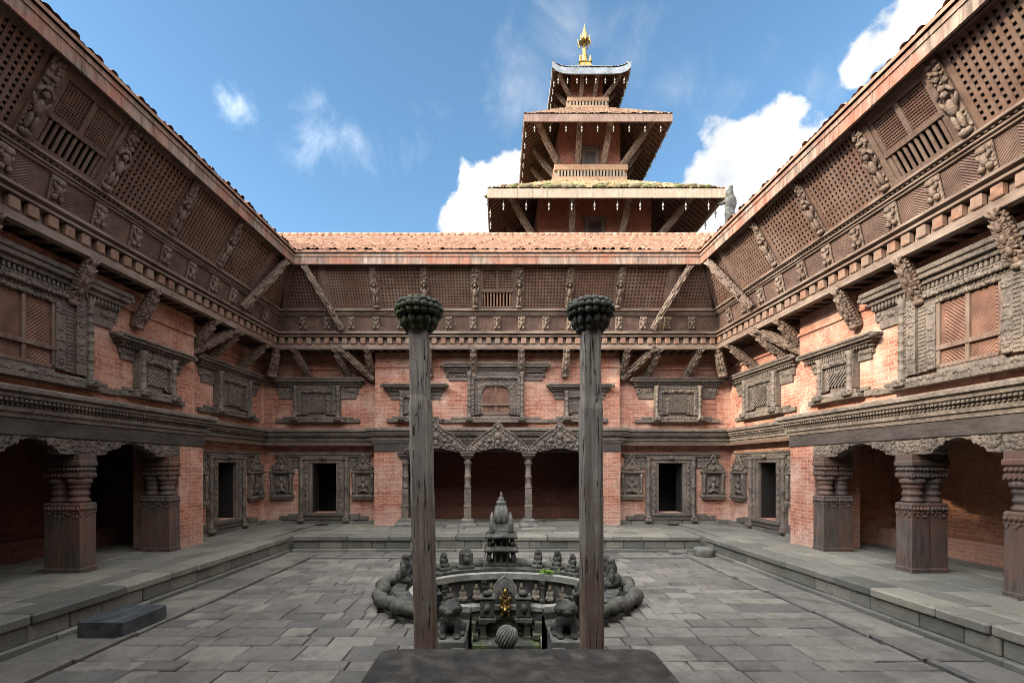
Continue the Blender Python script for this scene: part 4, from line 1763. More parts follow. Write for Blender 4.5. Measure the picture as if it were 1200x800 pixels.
def build_paving():
    mb = MB()
    r = random.Random(21)
    y = 0.4
    BW = .86                              # border strip beside the platforms
    while y < 10.62:
        d = r.choice((.24, .28, .33, .38, .44))
        y1 = min(y + d, 10.62)
        if 10.62 - y1 < .15:
            y1 = 10.62
        xa, xb = edge_x('left', (y + y1) / 2) + BW, edge_x('right', (y + y1) / 2) - BW
        x = xa
        while x < xb - .02:
            l = r.choice((.3, .38, .46, .55, .66, .8))
            x1 = x + l
            if xb - x1 < .25:
                x1 = xb
            cx, cy = (x + x1) / 2 - WX, (y + y1) / 2 - WY
            inside = all(((q[0] - WX) / (OUT[0] - .02)) ** 2 + ((q[1] - WY) / (OUT[1] - .02)) ** 2 < 1 for q in ((x, y), (x1, y), (x, y1), (x1, y1)))
            hit = any(((q[0] - WX) / (OUT[0] - .1)) ** 2 + ((q[1] - WY) / (OUT[1] - .1)) ** 2 < 1 for q in ((x, y), (x1, y), (x, y1), (x1, y1), ((x + x1) / 2, y), ((x + x1) / 2, y1), ((x + x1) / 2, (y + y1) / 2)))
            slot = x < WX + SLOT + .1 and x1 > WX - SLOT - .1 and y1 > SLOT_Y - .05 and y < WY
            if inside:
                pass
            elif hit or slot:
                # stones beside the ring are cut into small pieces and kept only outside it
                m = max(2, int((x1 - x) / .16))
                k2 = max(2, int((y1 - y) / .16))
                for a in range(m):
                    for b in range(k2):
                        xx0, xx1 = x + (x1 - x) * a / m, x + (x1 - x) * (a + 1) / m
                        yy0, yy1 = y + (y1 - y) * b / k2, y + (y1 - y) * (b + 1) / k2
                        if (((xx0 + xx1) / 2 - WX) / (OUT[0] + .02)) ** 2 + (((yy0 + yy1) / 2 - WY) / (OUT[1] + .02)) ** 2 > 1 and not (abs((xx0 + xx1) / 2 - WX) < SLOT + .16 and (yy0 + yy1) / 2 > SLOT_Y - .1):
                            flag(mb, xx0, xx1, yy0, yy1, 0, r, .004)
            else:
                flag(mb, x, x1, y, y1, 0, r, r.uniform(.004, .011))
            x = x1
        y = y1
    struct(mb.build('courtyard_paving', 'pave'))
    # border strip of long slabs with a shallow raised lip
    mb = MB()
    for side in ('left', 'right'):
        y = 0.4
        sg = -1 if side == 'left' else 1
        while y < 11.4:
            l = r.uniform(.55, 1.15)
            y1 = min(y + l, 11.42)
            e = edge_x(side, (y + y1) / 2)
            a, b = sorted((e, e - sg * (BW - .12)))
            if y1 > 10.6:
                pass
            flag(mb, a, b, y, y1, .004, r, .008)
            a, b = sorted((e - sg * (BW - .12), e - sg * (BW - .02)))
            flag(mb, a, b, y, y1, .028, r, .005)
            y = y1
    x = edge_x('left', 11) + .8
    while x < edge_x('right', 11) - .82:
        l = r.uniform(.55, 1.15)
        x1 = min(x + l, edge_x('right', 11) - .8)
        flag(mb, x, x1, 10.75, 11.45, .004, r, .008)
        flag(mb, x, x1, 10.64, 10.74, .022, r, .005)
        x = x1
    struct(mb.build('border_paving', 'pave'))


build_paving()


def build_platform(kind):
    l_, rz = wing_frame(kind)
    E = 2.52 if kind == 'back' else 2.04
    if kind == 'back':
        lo, hi = -(H - 2.02), H - 2.02
    else:
        lo, hi = -H, H - .02
        if kind == 'left':
            lo, hi = -H + 1.0, H + .0
        else:
            lo, hi = -H, H - 1.0
    mb = MB()
    r = random.Random({'back': 1, 'left': 2, 'right': 3}[kind])
    wb(mb, lo, hi, -2.4, E - .12, -.03, .345)
    # edge limits: side platforms stop where the rear platform's edge begins
    elo, ehi = lo, hi
    if kind == 'left':
        ehi = H - 2.50
    if kind == 'right':
        elo = -H + 2.50
    u = elo
    while u < ehi - .01:                               # coping
        l = r.uniform(.55, 1.3)
        u1 = min(u + l, ehi)
        if ehi - u1 < .3:
            u1 = ehi
        p = r.uniform(-.012, .02)
        wb(mb, u + .004, u1 - .004, E - .42, E + .03 + p, .275, .402 + r.uniform(-.008, .008), .022)
        u = u1
    u = elo
    while u < ehi - .01:                               # riser stones
        l = r.uniform(.28, .75)
        u1 = min(u + l, ehi)
        if ehi - u1 < .2:
            u1 = ehi
        wb(mb, u + .004, u1 - .004, E - .3, E - .012 + r.uniform(-.012, .012), .075, .272, .012)
        u = u1
    u = elo - (.0 if kind == 'back' else 0)
    while u < ehi - .01:                               # foot kerb
        l = r.uniform(.6, 1.4)
        u1 = min(u + l, ehi)
        if ehi - u1 < .3:
            u1 = ehi
        wb(mb, u + .004, u1 - .004, E - .3, E + .07 + r.uniform(-.012, .014), -.03, .075 + r.uniform(-.006, .006), .014)
        u = u1
    # top paving
    w = -1.72
    while w < E - .43:
        d = r.uniform(.38, .6)
        w1 = min(w + d, E - .425)
        if E - .425 - w1 < .2:
            w1 = E - .425
        u = lo
        while u < hi - .01:
            l = r.uniform(.5, 1.2)
            u1 = min(u + l, hi)
            if hi - u1 < .3:
                u1 = hi
            flag(mb, u, u1, -w1, -w, .396 if kind != 'back' else .394, r, .006)
            u = u1
        w = w1
    o = mb.build('platform', 'plinth', None, l_, (0, 0, rz))
    struct(o)


for kind in ('back', 'left', 'right'):
    build_platform(kind)


# ------------------------------------------------------------------ temple tower behind the far wing
TX, TY = 4.5, 24.0


def pyramid(mb, r0, z0, r1, z1, th=.0):
    vs = []
    for r, z in ((r0, z0), (r1, z1)):
        vs += [(-r, -r, z), (r, -r, z), (r, r, z), (-r, r, z)]
    fs = [(0, 1, 5, 4), (1, 2, 6, 5), (2, 3, 7, 6), (3, 0, 4, 7), (4, 5, 6, 7), (3, 2, 1, 0)]
    mb.add(vs, fs)


def tiled_roof(r0, z0, r1, z1, mat, lift=0.0, per=.16, courses=14):
    """four tiled slopes, corners lifted; stepped courses with a ribbed profile"""
    mb = MB()
    rg = random.Random(int(r0 * 100))
    rr = [rg.uniform(-1, 1) for _ in range(300)]
    n = max(24, int(2 * r0 / .045))
    rows = []
    for c in range(courses):
        for e in (0, 1):
            f = (c + e) / courses
            rows.append((r0 + (r1 - r0) * f, z0 + (z1 - z0) * f + (.045 if e == 0 else 0), c, f))
    for side in range(4):
        m = Matrix.Rotation(side * pi / 2, 3, 'Z')
        vs = []
        for r, z, c, f in rows:
            for i in range(n + 1):
                t = -1 + 2 * i / n
                x = t * r
                k = int((x + 30) / per)
                j = rr[(k * 7 + c * 13) % 300]
                up = lift * (abs(t) ** 7) * max(0, 1 - f * 4)
                vs.append(tuple(m @ Vector((x, -r - .015 * j, z + .03 * abs(sin(pi * x / per)) + .012 * j + up))))
        fs = []
        for a in range(len(rows) - 1):
            for i in range(n):
                q = a * (n + 1) + i
                fs.append((q, q + 1, q + n + 2, q + n + 1))
        mb.add(vs, fs)
    return mb.mesh('roof', mat, recalc=False)


def tower_roof(T, idx, r0, ze, rb, zb, body, mat, fmat, lift, fz, strut_foot):
    """ze eave underside, zb top; rb top half width; body = half width of the storey beneath"""
    slope = (zb - ze) / (r0 - rb)
    roof = put('roof', tiled_roof(r0, ze + fz, rb, zb + .15, mat, lift), T)
    # underside boarding and rafters
    mb = MB()

    def zu(r, d=0):
        return ze + (r0 - r) * slope + fz * .45 - d
    for side in range(4):
        m = Matrix.Rotation(side * pi / 2, 3, 'Z')
        rin = max(body - .3, rb - .3)
        vs = [m @ Vector(p) for p in ((-r0 + .05, -r0 + .05, zu(r0 - .05)), (r0 - .05, -r0 + .05, zu(r0 - .05)), (rin, -rin, zu(rin)), (-rin, -rin, zu(rin)))]
        vs += [v + Vector((0, 0, .04)) for v in vs]
        mb.add(vs, [(0, 1, 2, 3), (7, 6, 5, 4), (0, 4, 5, 1), (1, 5, 6, 2), (2, 6, 7, 3), (3, 7, 4, 0)])
        nr = int(2 * r0 / .30)
        for i in range(nr + 1):
            x = -r0 + .1 + (2 * r0 - .2) * i / nr
            xin = x * rin / r0
            a, b = Vector((x, -r0 + .08, 0)), Vector((x if abs(x) < rin else math.copysign(max(rin, abs(x) * .72), x), -max(rin, abs(x) * .72 if abs(x) > rin else rin), 0))
            if abs(x) > rin:
                b = Vector((math.copysign(abs(x), x), -abs(x), 0))
            if (b - a).length < .1:
                continue
            hw = .04
            vv = []
            for p in (a, b):
                for dx in (-hw, hw):
                    for d in (.0, .11):
                        vv.append(m @ Vector((p.x + dx, p.y, zu(-p.y, d))))
            mb.add(vv, [(0, 2, 3, 1), (4, 5, 7, 6), (0, 1, 5, 4), (2, 6, 7, 3), (1, 3, 7, 5), (0, 4, 6, 2)])
    mb.build('rafter', 'rafter', roof)
    # fascia
    mb = MB()
    n = 24
    for side in range(4):
        m = Matrix.Rotation(side * pi / 2, 3, 'Z')
        vs = []
        for i in range(n + 1):
            t = -1 + 2 * i / n
            up = lift * abs(t) ** 7
            for y in (r0, r0 - .06):
                for z in (ze + up * .9, ze + fz + up):
                    vs.append(m @ Vector((t * y, -y, z)))
        fs = []
        for i in range(n):
            a = i * 4
            fs += [(a, a + 4, a + 5, a + 1), (a + 2, a + 3, a + 7, a + 6), (a + 1, a + 5, a + 7, a + 3), (a, a + 2, a + 6, a + 4)]
        mb.add(vs, fs)
        k = int(2 * r0 / .62)
        if lift < .1:
            for i in range(1, k):
                x = -r0 + 2 * r0 * i / k
                vv = [m @ Vector((x + dx, -r0 - dy, z)) for dx in (-.012, .012) for dy in (0, .008) for z in (ze + .01, ze + fz - .01)]
                mb.add(vv, [(0, 1, 3, 2), (4, 6, 7, 5), (0, 4, 5, 1), (2, 3, 7, 6), (0, 2, 6, 4), (1, 5, 7, 3)])
    mb.build('eave_board', fmat, roof)
    # struts: corner ones and two on each face
    key = 'tstrut'
    me = cached(key, lambda: strut_mesh('roof_strut', 1.0, .2, 'wood_relief', 71, False))
    re = r0 * .82
    for side in range(4):
        m = Matrix.Rotation(side * pi / 2, 3, 'Z')
        pairs = [((-body, -body, strut_foot), (-re, -re, zu(re, .12)), (-1, -1, -.6))]
        for x in (-.42, .42):
            pairs.append(((x * body, -body - .02, strut_foot), (x * body * 1.15, -re, zu(re, .12)), (0, -1, -.6)))
        for p, q, fc in pairs:
            p, q, fc = m @ Vector(p), m @ Vector(q), m @ Vector(fc)
            o = put('roof_strut', me, roof, p, aim(p, q, fc))
            wsc = 1.3 if idx < 2 else .95
            o.scale = (wsc, wsc, (q - p).length)
    # wind bells on the near three eaves
    bell = cached('bell', m_bell)
    nb = (10, 9, 8)[idx]
    for side in (0, 1, 3):
        m = Matrix.Rotation(side * pi / 2, 3, 'Z')
        for i in range(nb):
            t = -1 + 2 * (i + .5) / nb
            p = m @ Vector((t * r0 * .96, -r0 + .12, ze - .02))
            o = put('wind_bell', bell, roof, p)
            o.scale = (.72, .72, .75 if idx else .9)
    return roof


def m_bell():
    mb = MB()
    mb.lathe([(.008, 0), (.008, -.14), (.03, -.15), (.045, -.19), (.06, -.27), (.075, -.30), (.02, -.30), (.012, -.36), (.04, -.38), (.045, -.44), (.012, -.50)], 0, 0, 8)
    return mb.mesh('wind_bell', 'bell')


def build_tower():
    T = thing('temple_tower', 'three roofed brick temple tower with gilded finial rising behind the far roof', 'temple', (TX, TY, 0))
    mb = MB()

    def bx(r, z0, z1):
        mb.box(-r, r, -r, r, z0, z1)
    bx(2.65, 0, 14.9)
    bx(1.5, 14.9, 19.2)
    bx(.80, 19.2, 22.3)
    mb.build('wall', 'brick_tower', T)
    # small windows
    for r, zc, s in ((2.65, 13.35, 1.2), (1.5, 17.45, 1.0)):
        for side in (0, 1, 3):
            m = Matrix.Rotation(side * pi / 2, 4, 'Z')
            w = MB()
            for a, b, c, d, e0, e1 in ((-.42, -.24, -r - .09, -r, zc - .4, zc + .42), (.24, .42, -r - .09, -r, zc - .4, zc + .42), (-.24, .24, -r - .09, -r, zc + .28, zc + .42), (-.55, .55, -r - .14, -r, zc - .52, zc - .40), (-.50, .50, -r - .12, -r, zc + .42, zc + .52)):
                w.box(a * s, b * s, c, d, e0, e1, .01, m)
            f = w.build('window', 'wood', T)
            w = MB()
            w.box(-.24 * s, .24 * s, -r - .02, -r + .02, zc - .4, zc + .28, 0, m)
            w.build('pane', 'wood_dark', f)
    # projecting sill galleries
    for r, z0, z1 in ((1.80, 16.05, 16.95), (1.05, 20.2, 20.85)):
        h = z1 - z0
        mb = MB()
        mb.box(-r, r, -r, r, z1 - h * .32, z1, .02)
        mb.box(-r * .98, r * .98, -r * .98, r * .98, z0, z0 + h * .35)
        g = mb.build('sill_gallery', 'ochre_wood', T)
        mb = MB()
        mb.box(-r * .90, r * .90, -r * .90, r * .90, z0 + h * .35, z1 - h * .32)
        mb.build('recess_shade', 'shade_black', g)  # near-black core painting shade between the dentils
        mb = MB()
        for side in range(4):
            m = Matrix.Rotation(side * pi / 2, 4, 'Z')
            n = int(2 * r / .17)
            for i in range(n):
                x = -r * .93 + (2 * r * .93) * (i + .5) / n
                mb.box(x - .045, x + .045, -r * .99, -r * .90, z0 + h * .35, z1 - h * .33, 0, m)
        mb.build('dentil_row', 'pale_wood', g)
    tower_roof(T, 0, 5.0, 13.40, 1.75, 16.0, 2.65, 'tile_moss', 'pale_wood', .0, .38, 12.6)
    tower_roof(T, 1, 3.38, 17.82, 1.0, 20.15, 1.5, 'tile_dark', 'wood_brown', .0, .34, 16.98)
    tower_roof(T, 2, 1.92, 21.25, .28, 22.90, .80, 'metal', 'metal', .36, .30, 20.9)
    # moss and grass tufts growing on the lowest roof
    rg = random.Random(6)
    mb = MB()
    for _ in range(260):
        sd = rg.choice((0, 0, 0, 1, 3))
        m = Matrix.Rotation(sd * pi / 2, 3, 'Z')
        f = abs(rg.gauss(0, .16))
        rr_ = 4.98 - f * 3.2
        tt = rg.uniform(-.97, .97)
        if rg.random() < .55:
            tt = rg.choice((-.35, .1, .35, .8)) + rg.gauss(0, .09)
        p = m @ Vector((max(-.98, min(.98, tt)) * rr_, -rr_, 13.83 + (5 - rr_) * .71))
        a = rg.uniform(.05, .17)
        mb.ell(p, (a * 1.5, a, a * rg.uniform(.35, .7)), 6, 4)
    mb.build('roof_moss', 'roof_moss', T)['kind'] = 'stuff'
    # corner ornament hanging at the right near corner of the lowest roof
    mb = MB()
    c = Vector((5.12, -5.05, 0))
    mb.ell((c.x, c.y, 13.55), (.16, .14, .2), 10, 6)
    mb.ell((c.x + .05, c.y, 13.78), (.1, .1, .12), 10, 6)
    mb.ell((c.x + .04, c.y, 13.15), (.26, .15, .38), 10, 8)
    mb.ell((c.x, c.y, 12.72), (.22, .13, .35), 10, 8)
    mb.ell((c.x - .12, c.y, 12.42), (.08, .08, .3), 8, 6)
    mb.tube([(c.x - .1, c.y, 13.3), (c.x - .35, c.y, 13.1), (c.x - .5, c.y, 13.12)], [.08, .07, .03], 8)
    put('corner_ornament', remeshed(mb, 'corner_ornament', 'carved_stone', .035, 1), T)
    # gilded finial
    mb = MB()
    mb.sq([(.42, 23.25), (.42, 23.42), (.36, 23.44), (.36, 23.58), (.42, 23.62), (.30, 23.70), (.26, 23.76)], 0, 0)
    mb.lathe([(.27, 23.74), (.22, 23.82), (.2, 24.05), (.24, 24.1), (.15, 24.2), (.13, 24.45), (.16, 24.5), (.08, 24.56), (.06, 24.75), (.045, 24.8), (.03, 25.0)], 0, 0, 14)
    for sx in (-1, 1):
        for sy in (-1, 1):
            mb.lathe([(.09, 23.6), (.09, 23.72), (.05, 23.8), (.07, 23.86), (.015, 24.0)], sx * .34, sy * .34, 8)
    g = mb.build('finial', 'gold', T, (0, 0, -.32))
    g.scale = (.8, .8, 1)
    mb = MB()
    mb.lathe([(.05, 24.9), (.36, 24.92), (.30, 25.02), (.22, 25.12), (.2, 25.3), (.12, 25.42), (.10, 25.55), (.04, 25.62), (.03, 25.75), (.004, 25.92)], 0, 0, 14)
    for k in range(8):
        a = k * pi / 4
        mb.ell((.38 * cos(a), .38 * sin(a), 24.84), (.06, .06, .10), 6, 5)
        mb.ell((.44 * cos(a), .44 * sin(a), 24.98), (.03, .03, .08), 6, 5)
    mb.build('umbrella', 'gold', g)


build_tower()


# ------------------------------------------------------------------ sunken fountain
def ring_mesh(mb, inner, outer, z_in, z_out, zb):
    """annular slab between two open oval lines, with vertical faces down to zb"""
    n = len(inner)
    vs = []
    for (a, b) in zip(inner, outer):
        vs += [(a[0], a[1], z_in), (b[0], b[1], z_out), (b[0], b[1], zb), (a[0], a[1], zb)]
    fs = []
    for i in range(n - 1):
        p, q = i * 4, (i + 1) * 4
        for k in range(4):
            fs.append((p + k, p + (k + 1) % 4, q + (k + 1) % 4, q + k))
    fs += [(3, 2, 1, 0), ((n - 1) * 4, (n - 1) * 4 + 1, (n - 1) * 4 + 2, (n - 1) * 4 + 3)]
    mb.add(vs, fs)


def seated(mb, c, s, yaw, r=None, halo=True, wide=1.0):
    """small seated carved figure with a backing stone, lumps melted later"""
    m = Matrix.Rotation(yaw, 3, 'Z')

    def e(x, y, z, a, b, d):
        p = m @ Vector((x * s, y * s, z * s))
        mb.ell((c[0] + p.x, c[1] + p.y, c[2] + p.z), (a * s, b * s, d * s), 9, 6, m)
    e(0, 0, .10, .30 * wide, .22, .10)
    e(0, 0, .38, .17, .13, .22)
    e(0, -.02, .70, .11, .11, .13)
    e(0, 0, .83, .09, .09, .08)
    for sg in (-1, 1):
        e(sg * .17, -.03, .42, .06, .07, .16)
        e(sg * .14, -.10, .20, .15, .11, .08)
    if halo:
        e(0, .12, .45, .28 * wide, .07, .50)


def build_fountain():
    F = thing('sunken_fountain', 'oval sunken stone fountain with carved walls in the middle of the courtyard', 'fountain', (0, 0, 0))
    n = NSEG
    mb = MB()
    ring_mesh(mb, oval_pts(1.46, 1.01, n), oval_pts(1.60, 1.15, n), .125, .125, .02)
    mb.build('rim', 'pale_stone', F)
    mb = MB()
    ring_mesh(mb, oval_pts(1.52, 1.07, n), oval_pts(*OUT, n), .085, .05, -.30)
    ring_mesh(mb, oval_pts(1.66, 1.24, n), oval_pts(1.86, 1.48, n), .16, .16, .02)
    mb.build('rim_band', 'carved_stone', F)
    mb = MB()
    ring_mesh(mb, oval_pts(1.54, 1.09, n), oval_pts(1.9, 1.5, n), .02, .02, -.42)
    for z in (-.02, -.39):
        ring_mesh(mb, oval_pts(1.515, 1.065, n), oval_pts(1.56, 1.11, n), z + .03, z + .03, z - .02)
    mb.build('upper_wall', 'carved_stone', F)
    mb = MB()
    ring_mesh(mb, oval_pts(1.24, .80, n), oval_pts(1.9, 1.5, n), -.42, -.42, -.50)
    mb.build('ledge', 'pale_stone', F)
    mb = MB()
    ring_mesh(mb, oval_pts(1.27, .83, n), oval_pts(1.9, 1.5, n), -.50, -.50, -1.30)
    for z in (-.62, -.80, -1.0):
        ring_mesh(mb, oval_pts(1.235, .795, n), oval_pts(1.30, .86, n), z, z, z - .06)
    mb.build('lower_wall', 'mossy_stone', F)
    mb = MB()
    mb.box(WX - 1.9, WX + 1.9, 4.9, WY + 1.5, -1.36, -1.25)
    mb.build('basin_floor', 'mossy_stone', F)
    # stair down through the slot, with cheek walls
    mb = MB()
    for k in range(7):
        mb.box(WX - SLOT, WX + SLOT, 5.06 + k * .17, 5.06 + (k + 1) * .17 + .02, -1.3, -.12 - k * .17, .012)
    mb.build('stair', 'grey_stone', F)
    mb = MB()
    for s in (-1, 1):
        a, b = sorted((WX + s * (SLOT - .0), WX + s * (SLOT + .16)))
        mb.box(a, b, 5.00, 6.62, -1.3, .030, .012)
    mb.box(WX - SLOT, WX + SLOT, 4.92, 5.06, -1.3, .026, .012)
    mb.build('cheek_wall', 'grey_stone', F)
    # carved figures in niches round the upper wall, each with a small pilaster beside it
    k = 0
    for a in range(12, 172, 11):
        t = R(a)
        rx, ry = 1.50, 1.05
        x, y = WX + rx * cos(t), WY + ry * sin(t)
        nx, ny = cos(t) / rx, sin(t) / ry
        yaw = atan2(ny, nx) - pi / 2
        if abs(a - 90) < 8:
            continue
        mb = MB()
        seated(mb, (0, 0, 0), .34, 0, wide=.95)
        me = cached('rimfig%d' % (k % 2), lambda: remeshed(mb, 'niche_figure', 'niche_stone', .014, 1))
        put('niche_figure', me, F, (x, y, -.37), (0, 0, yaw))
        if k % 3 == 1:
            t2 = R(a + 5.5)
            x2, y2 = WX + 1.495 * cos(t2), WY + 1.045 * sin(t2)
            put('pilaster', cached('rimpil', m_rimpil), F, (x2, y2, -.40), (0, 0, yaw))
        k += 1
    # pointed stone back panel and spout blocks on the far wall
    mb = MB()
    mb.poly([(-.22, -.5), (.22, -.5), (.22, -.12), (.14, .0), (0, .10), (-.14, .0), (-.22, -.12)], -.06, .06)
    mb.poly([(-.15, -.5), (.15, -.5), (.15, -.14), (.09, -.05), (0, .02), (-.09, -.05), (-.15, -.14)], -.085, .0)
    mb.build('back_panel', 'grey_stone', F, (WX, WY + .98, 0))
    for s in (-1, 1):
        mb = MB()
        mb.box(-.13, .13, -.16, .16, -.60, -.27, .02)
        mb.box(-.15, .15, -.18, .18, -.27, -.23, .01)
        mb.ell((0, -.16, -.42), (.07, .06, .09), 8, 5)
        mb.ell((0, -.05, -.18), (.10, .1, .05), 8, 5)
        mb.box(-.16, .16, -.2, .16, -.68, -.60, .015)
        mb.build('spout_block', 'carved_stone', F, (WX + s * .33, WY + .80, 0))
        # banded posts flanking the spout
        mb = MB()
        mb.sq([(.055, -1.26), (.055, -1.0), (.07, -.99), (.07, -.93), (.05, -.92), (.05, -.72), (.075, -.70), (.075, -.62)], 0, 0)
        mb.build('spout_post', 'mossy_stone', F, (WX + s * .40, WY + .68, 0))
        mb = MB()
        mb.sq([(.09, -1.26), (.09, -.95), (.11, -.94), (.11, -.86), (.07, -.84), (.07, -.66)], 0, 0)
        mb.build('spout_post', 'mossy_stone', F, (WX + s * .60, WY + .62, 0))
    mb = MB()
    mb.box(WX - .62, WX + .62, WY + .40, WY + .80, -1.26, -.98, .03)
    mb.box(WX - .50, WX + .50, WY + .30, WY + .80, -1.26, -1.12, .03)
    mb.build('spout_step', 'mossy_stone', F)
    # clump of green growing on the rim
    mb = MB()
    r = random.Random(4)
    for _ in range(70):
        a = r.uniform(0, 2 * pi)
        q = abs(r.gauss(0, .06))
        p = Vector((q * cos(a) * 1.5, q * sin(a), r.uniform(.0, .05)))
        m = Euler((r.uniform(-.9, .9), r.uniform(-.9, .9), a)).to_matrix()
        mb.ell(p, (.03, .018, .004), 6, 3, m)
    tag(mb.build('rim_plant', 'leaf', None, (WX + .78, WY + .93, .15)), 'small bright green plant growing on the fountain rim', 'plant')
    return F


def m_rimpil():
    mb = MB()
    mb.sq([(.05, 0), (.05, .06), (.035, .08), (.035, .26), (.05, .28), (.035, .31), (.055, .36), (.055, .42)], 0, 0)
    return mb.mesh('pilaster', 'carved_stone')


build_fountain()

# golden spout figure
mb = MB()
seated(mb, (0, 0, .02), .42, 0, halo=False)
mb.ell((0, -.10, .10), (.07, .14, .06), 9, 6)
mb.ell((0, -.05, .42), (.05, .05, .06), 9, 6)
for s in (-1, 1):
    mb.ell((s * .09, -.02, .26), (.035, .03, .08), 8, 5, Matrix.Rotation(s * .6, 3, 'Y'))
    mb.ell((s * .10, -.02, .12), (.05, .04, .05), 8, 5)
    mb.ell((s * .07, -.02, -.02), (.04, .05, .06), 8, 5)
g = thing('gilded_spout_figure', 'small gilded figure on the water spout inside the sunken fountain', 'statue', (WX, WY + .78, -.55))
rf = random.Random(5)
for k in range(60):
    a = rf.uniform(-1, 1)
    z = rf.uniform(-.06, .44)
    mb.ell((a * (.11 - .08 * abs(z - .1)), -.06 - .06 * (1 - abs(a)) * (z < .3), z), (rf.uniform(.010, .02),) * 3, 6, 4)
fg = put('figure', remeshed(mb, 'figure', 'gold', .008, 0), g)
fg.scale = (.82, .82, .95)
mb = MB()
rh = random.Random(8)
for k in range(34):
    a = -0.5 + (pi + 1.0) * k / 33
    q = rh.uniform(.85, 1.12)
    mb.ell((.125 * q * cos(a), .07, .27 + .17 * q * sin(a)), (.016, .012, .022), 6, 4)
mb.ell((0, .085, .26), (.13, .02, .18), 12, 8)
mb.build('halo', 'carved_stone', g)

# kneeling stone figure with ridged head, seen from behind
mb = MB()
mb.ell((0, 0, .66), (.165, .165, .185), 20, 14)
mb.ell((0, .0, .44), (.13, .12, .14), 12, 8)
mb.ell((0, 0, .28), (.28, .17, .20), 14, 9)
mb.ell((0, -.05, .08), (.26, .25, .12), 12, 8)
for s in (-1, 1):
    mb.ell((s * .26, .05, .25), (.08, .1, .17), 9, 6)
body = remeshed(mb, 'body', 'grey_stone', .018, 2)
kf = thing('kneeling_figure', 'kneeling grey stone figure with round ridged head in front of gilded spout', 'statue', (WX, WY - .62, -1.13))
put('body', body, kf)
mb = MB()
for k in range(9):
    a = R(-64 + 16 * k)
    pts = []
    for i in range(9):
        b = R(-40 + 125 * i / 8)
        v = Vector((sin(a) * cos(b * .9) * .168, -cos(a) * cos(b * .9) * .168, .66 + .188 * sin(b)))
        v = Matrix.Rotation(.5, 3, 'Y') @ (v - Vector((0, 0, .66))) + Vector((0, 0, .66))
        pts.append(v)
    mb.tube(pts, .012, 6)
mb.build('hair', 'grey_stone', kf)

# coiling stone serpent round the rim
mb = MB()
pts, rad = [], []
NS = 300
for i in range(NS + 1):
    f = i / NS
    a = R(-62) + (R(360) - R(56)) * f
    rx, ry = 2.06, 1.72
    wob = .035 * sin(f * 60) + .02 * sin(f * 143)
    pts.append((WX + (rx + wob) * cos(a), WY + (ry + wob) * sin(a), .15 + .02 * sin(f * 41)))
    t = min(f, 1 - f)
    rad.append((.102 + .014 * sin(f * 95) + .012 * sin(f * 231) + .008 * sin(f * 57)) * min(1, .45 + t * 9))
mb.tube(pts, rad, 12)
sp = thing('stone_serpent', 'thick dark stone serpent coiled round the rim of the fountain', 'statue', (0, 0, 0))
mb.build('body', 'serpent', sp)
for f, s in ((0, 1), (NS, -1)):
    mb = MB()
    p = Vector(pts[f])
    for k in range(5):
        a = (k - 2) * .35
        mb.tube([p, p + Vector((-s * .05 + a * .1, -.06, .15)), p + Vector((a * .35 - s * .06, -.12, .32 - abs(a) * .12)), p + Vector((a * .38 - s * .06, -.2, .34 - abs(a) * .12))], [.06, .05, .045, .02], 8)
    put('hood', remeshed(mb, 'hood', 'carved_stone', .018, 1), sp)


# upright carved stones on the rim
def m_stele(v):
    mb = MB()
    if v == 0:
        seated(mb, (0, 0, .06), .40, 0)
        mb.box(-.13, .13, -.11, .1, 0, .07)
    elif v == 1:
        mb.box(-.14, .14, -.07, .09, 0, .34)
        mb.ell((0, .01, .34), (.14, .08, .13), 12, 8)
        mb.box(-.19, .19, -.13, .12, 0, .06)
        mb.ell((0, -.09, .2), (.06, .04, .09), 8, 6)
        mb.ell((0, -.09, .31), (.035, .035, .04), 8, 6)
        for s in (-1, 1):
            mb.box(s * .12 - .02, s * .12 + .02, -.11, -.05, .06, .36)
    else:
        mb.ell((0, 0, .13), (.12, .13, .15), 10, 7)
        mb.ell((0, -.03, .33), (.09, .09, .13), 10, 7)
        mb.ell((0, -.05, .46), (.075, .075, .07), 10, 7)
        for s in (-1, 1):
            mb.ell((s * .11, -.05, .22), (.045, .06, .12), 8, 6)
            mb.ell((s * .08, -.1, .06), (.07, .09, .06), 8, 6)
    return remeshed(mb, 'carved_stone_figure', 'carved_stone', .014, 1)


def rim_place(name, label, a, v, sc_=1.0, rr=.93):
    t = R(a)
    rx, ry = 1.92 * rr, 1.58 * rr
    o = put(name, cached('stele%d' % v, lambda: m_stele(v)), None, (WX + rx * cos(t), WY + ry * sin(t), .155), (0, 0, atan2(sin(t) / ry, cos(t) / rx) - pi / 2))
    o.scale = (sc_, sc_, sc_)
    tag(o, label, 'carving', 'carved stones standing on the fountain rim')


for a, v, s, lab in ((130.4, 0, .82, 'slim carved stone on the rim, second left of the miniature shrine'),
                     (115.5, 1, .86, 'arched stone niche block on the rim, first left of the miniature shrine'),
                     (68.6, 0, .86, 'carved stone on the rim, first right of the miniature shrine'),
                     (55.7, 0, .88, 'seated carved stone on the rim, second right of the miniature shrine'),
                     (44.6, 0, .80, 'carved stone on the rim, third right of the miniature shrine'),
                     (150, 2, .84, 'rounded stone figure farthest back in the cluster left of the left pillar'),
                     (160, 2, .90, 'rounded stone figure in the middle of the cluster left of the left pillar'),
                     (171, 2, .96, 'rounded stone figure nearest the viewer left of the left pillar'),
                     (17, 2, .86, 'rounded stone figure farthest back in the cluster right of the right pillar'),
                     (7, 2, .92, 'rounded stone figure in the middle of the cluster right of the right pillar'),
                     (-4, 2, .96, 'rounded stone figure nearest the viewer right of the right pillar')):
    rim_place('carved_stone', lab, a, v, s)

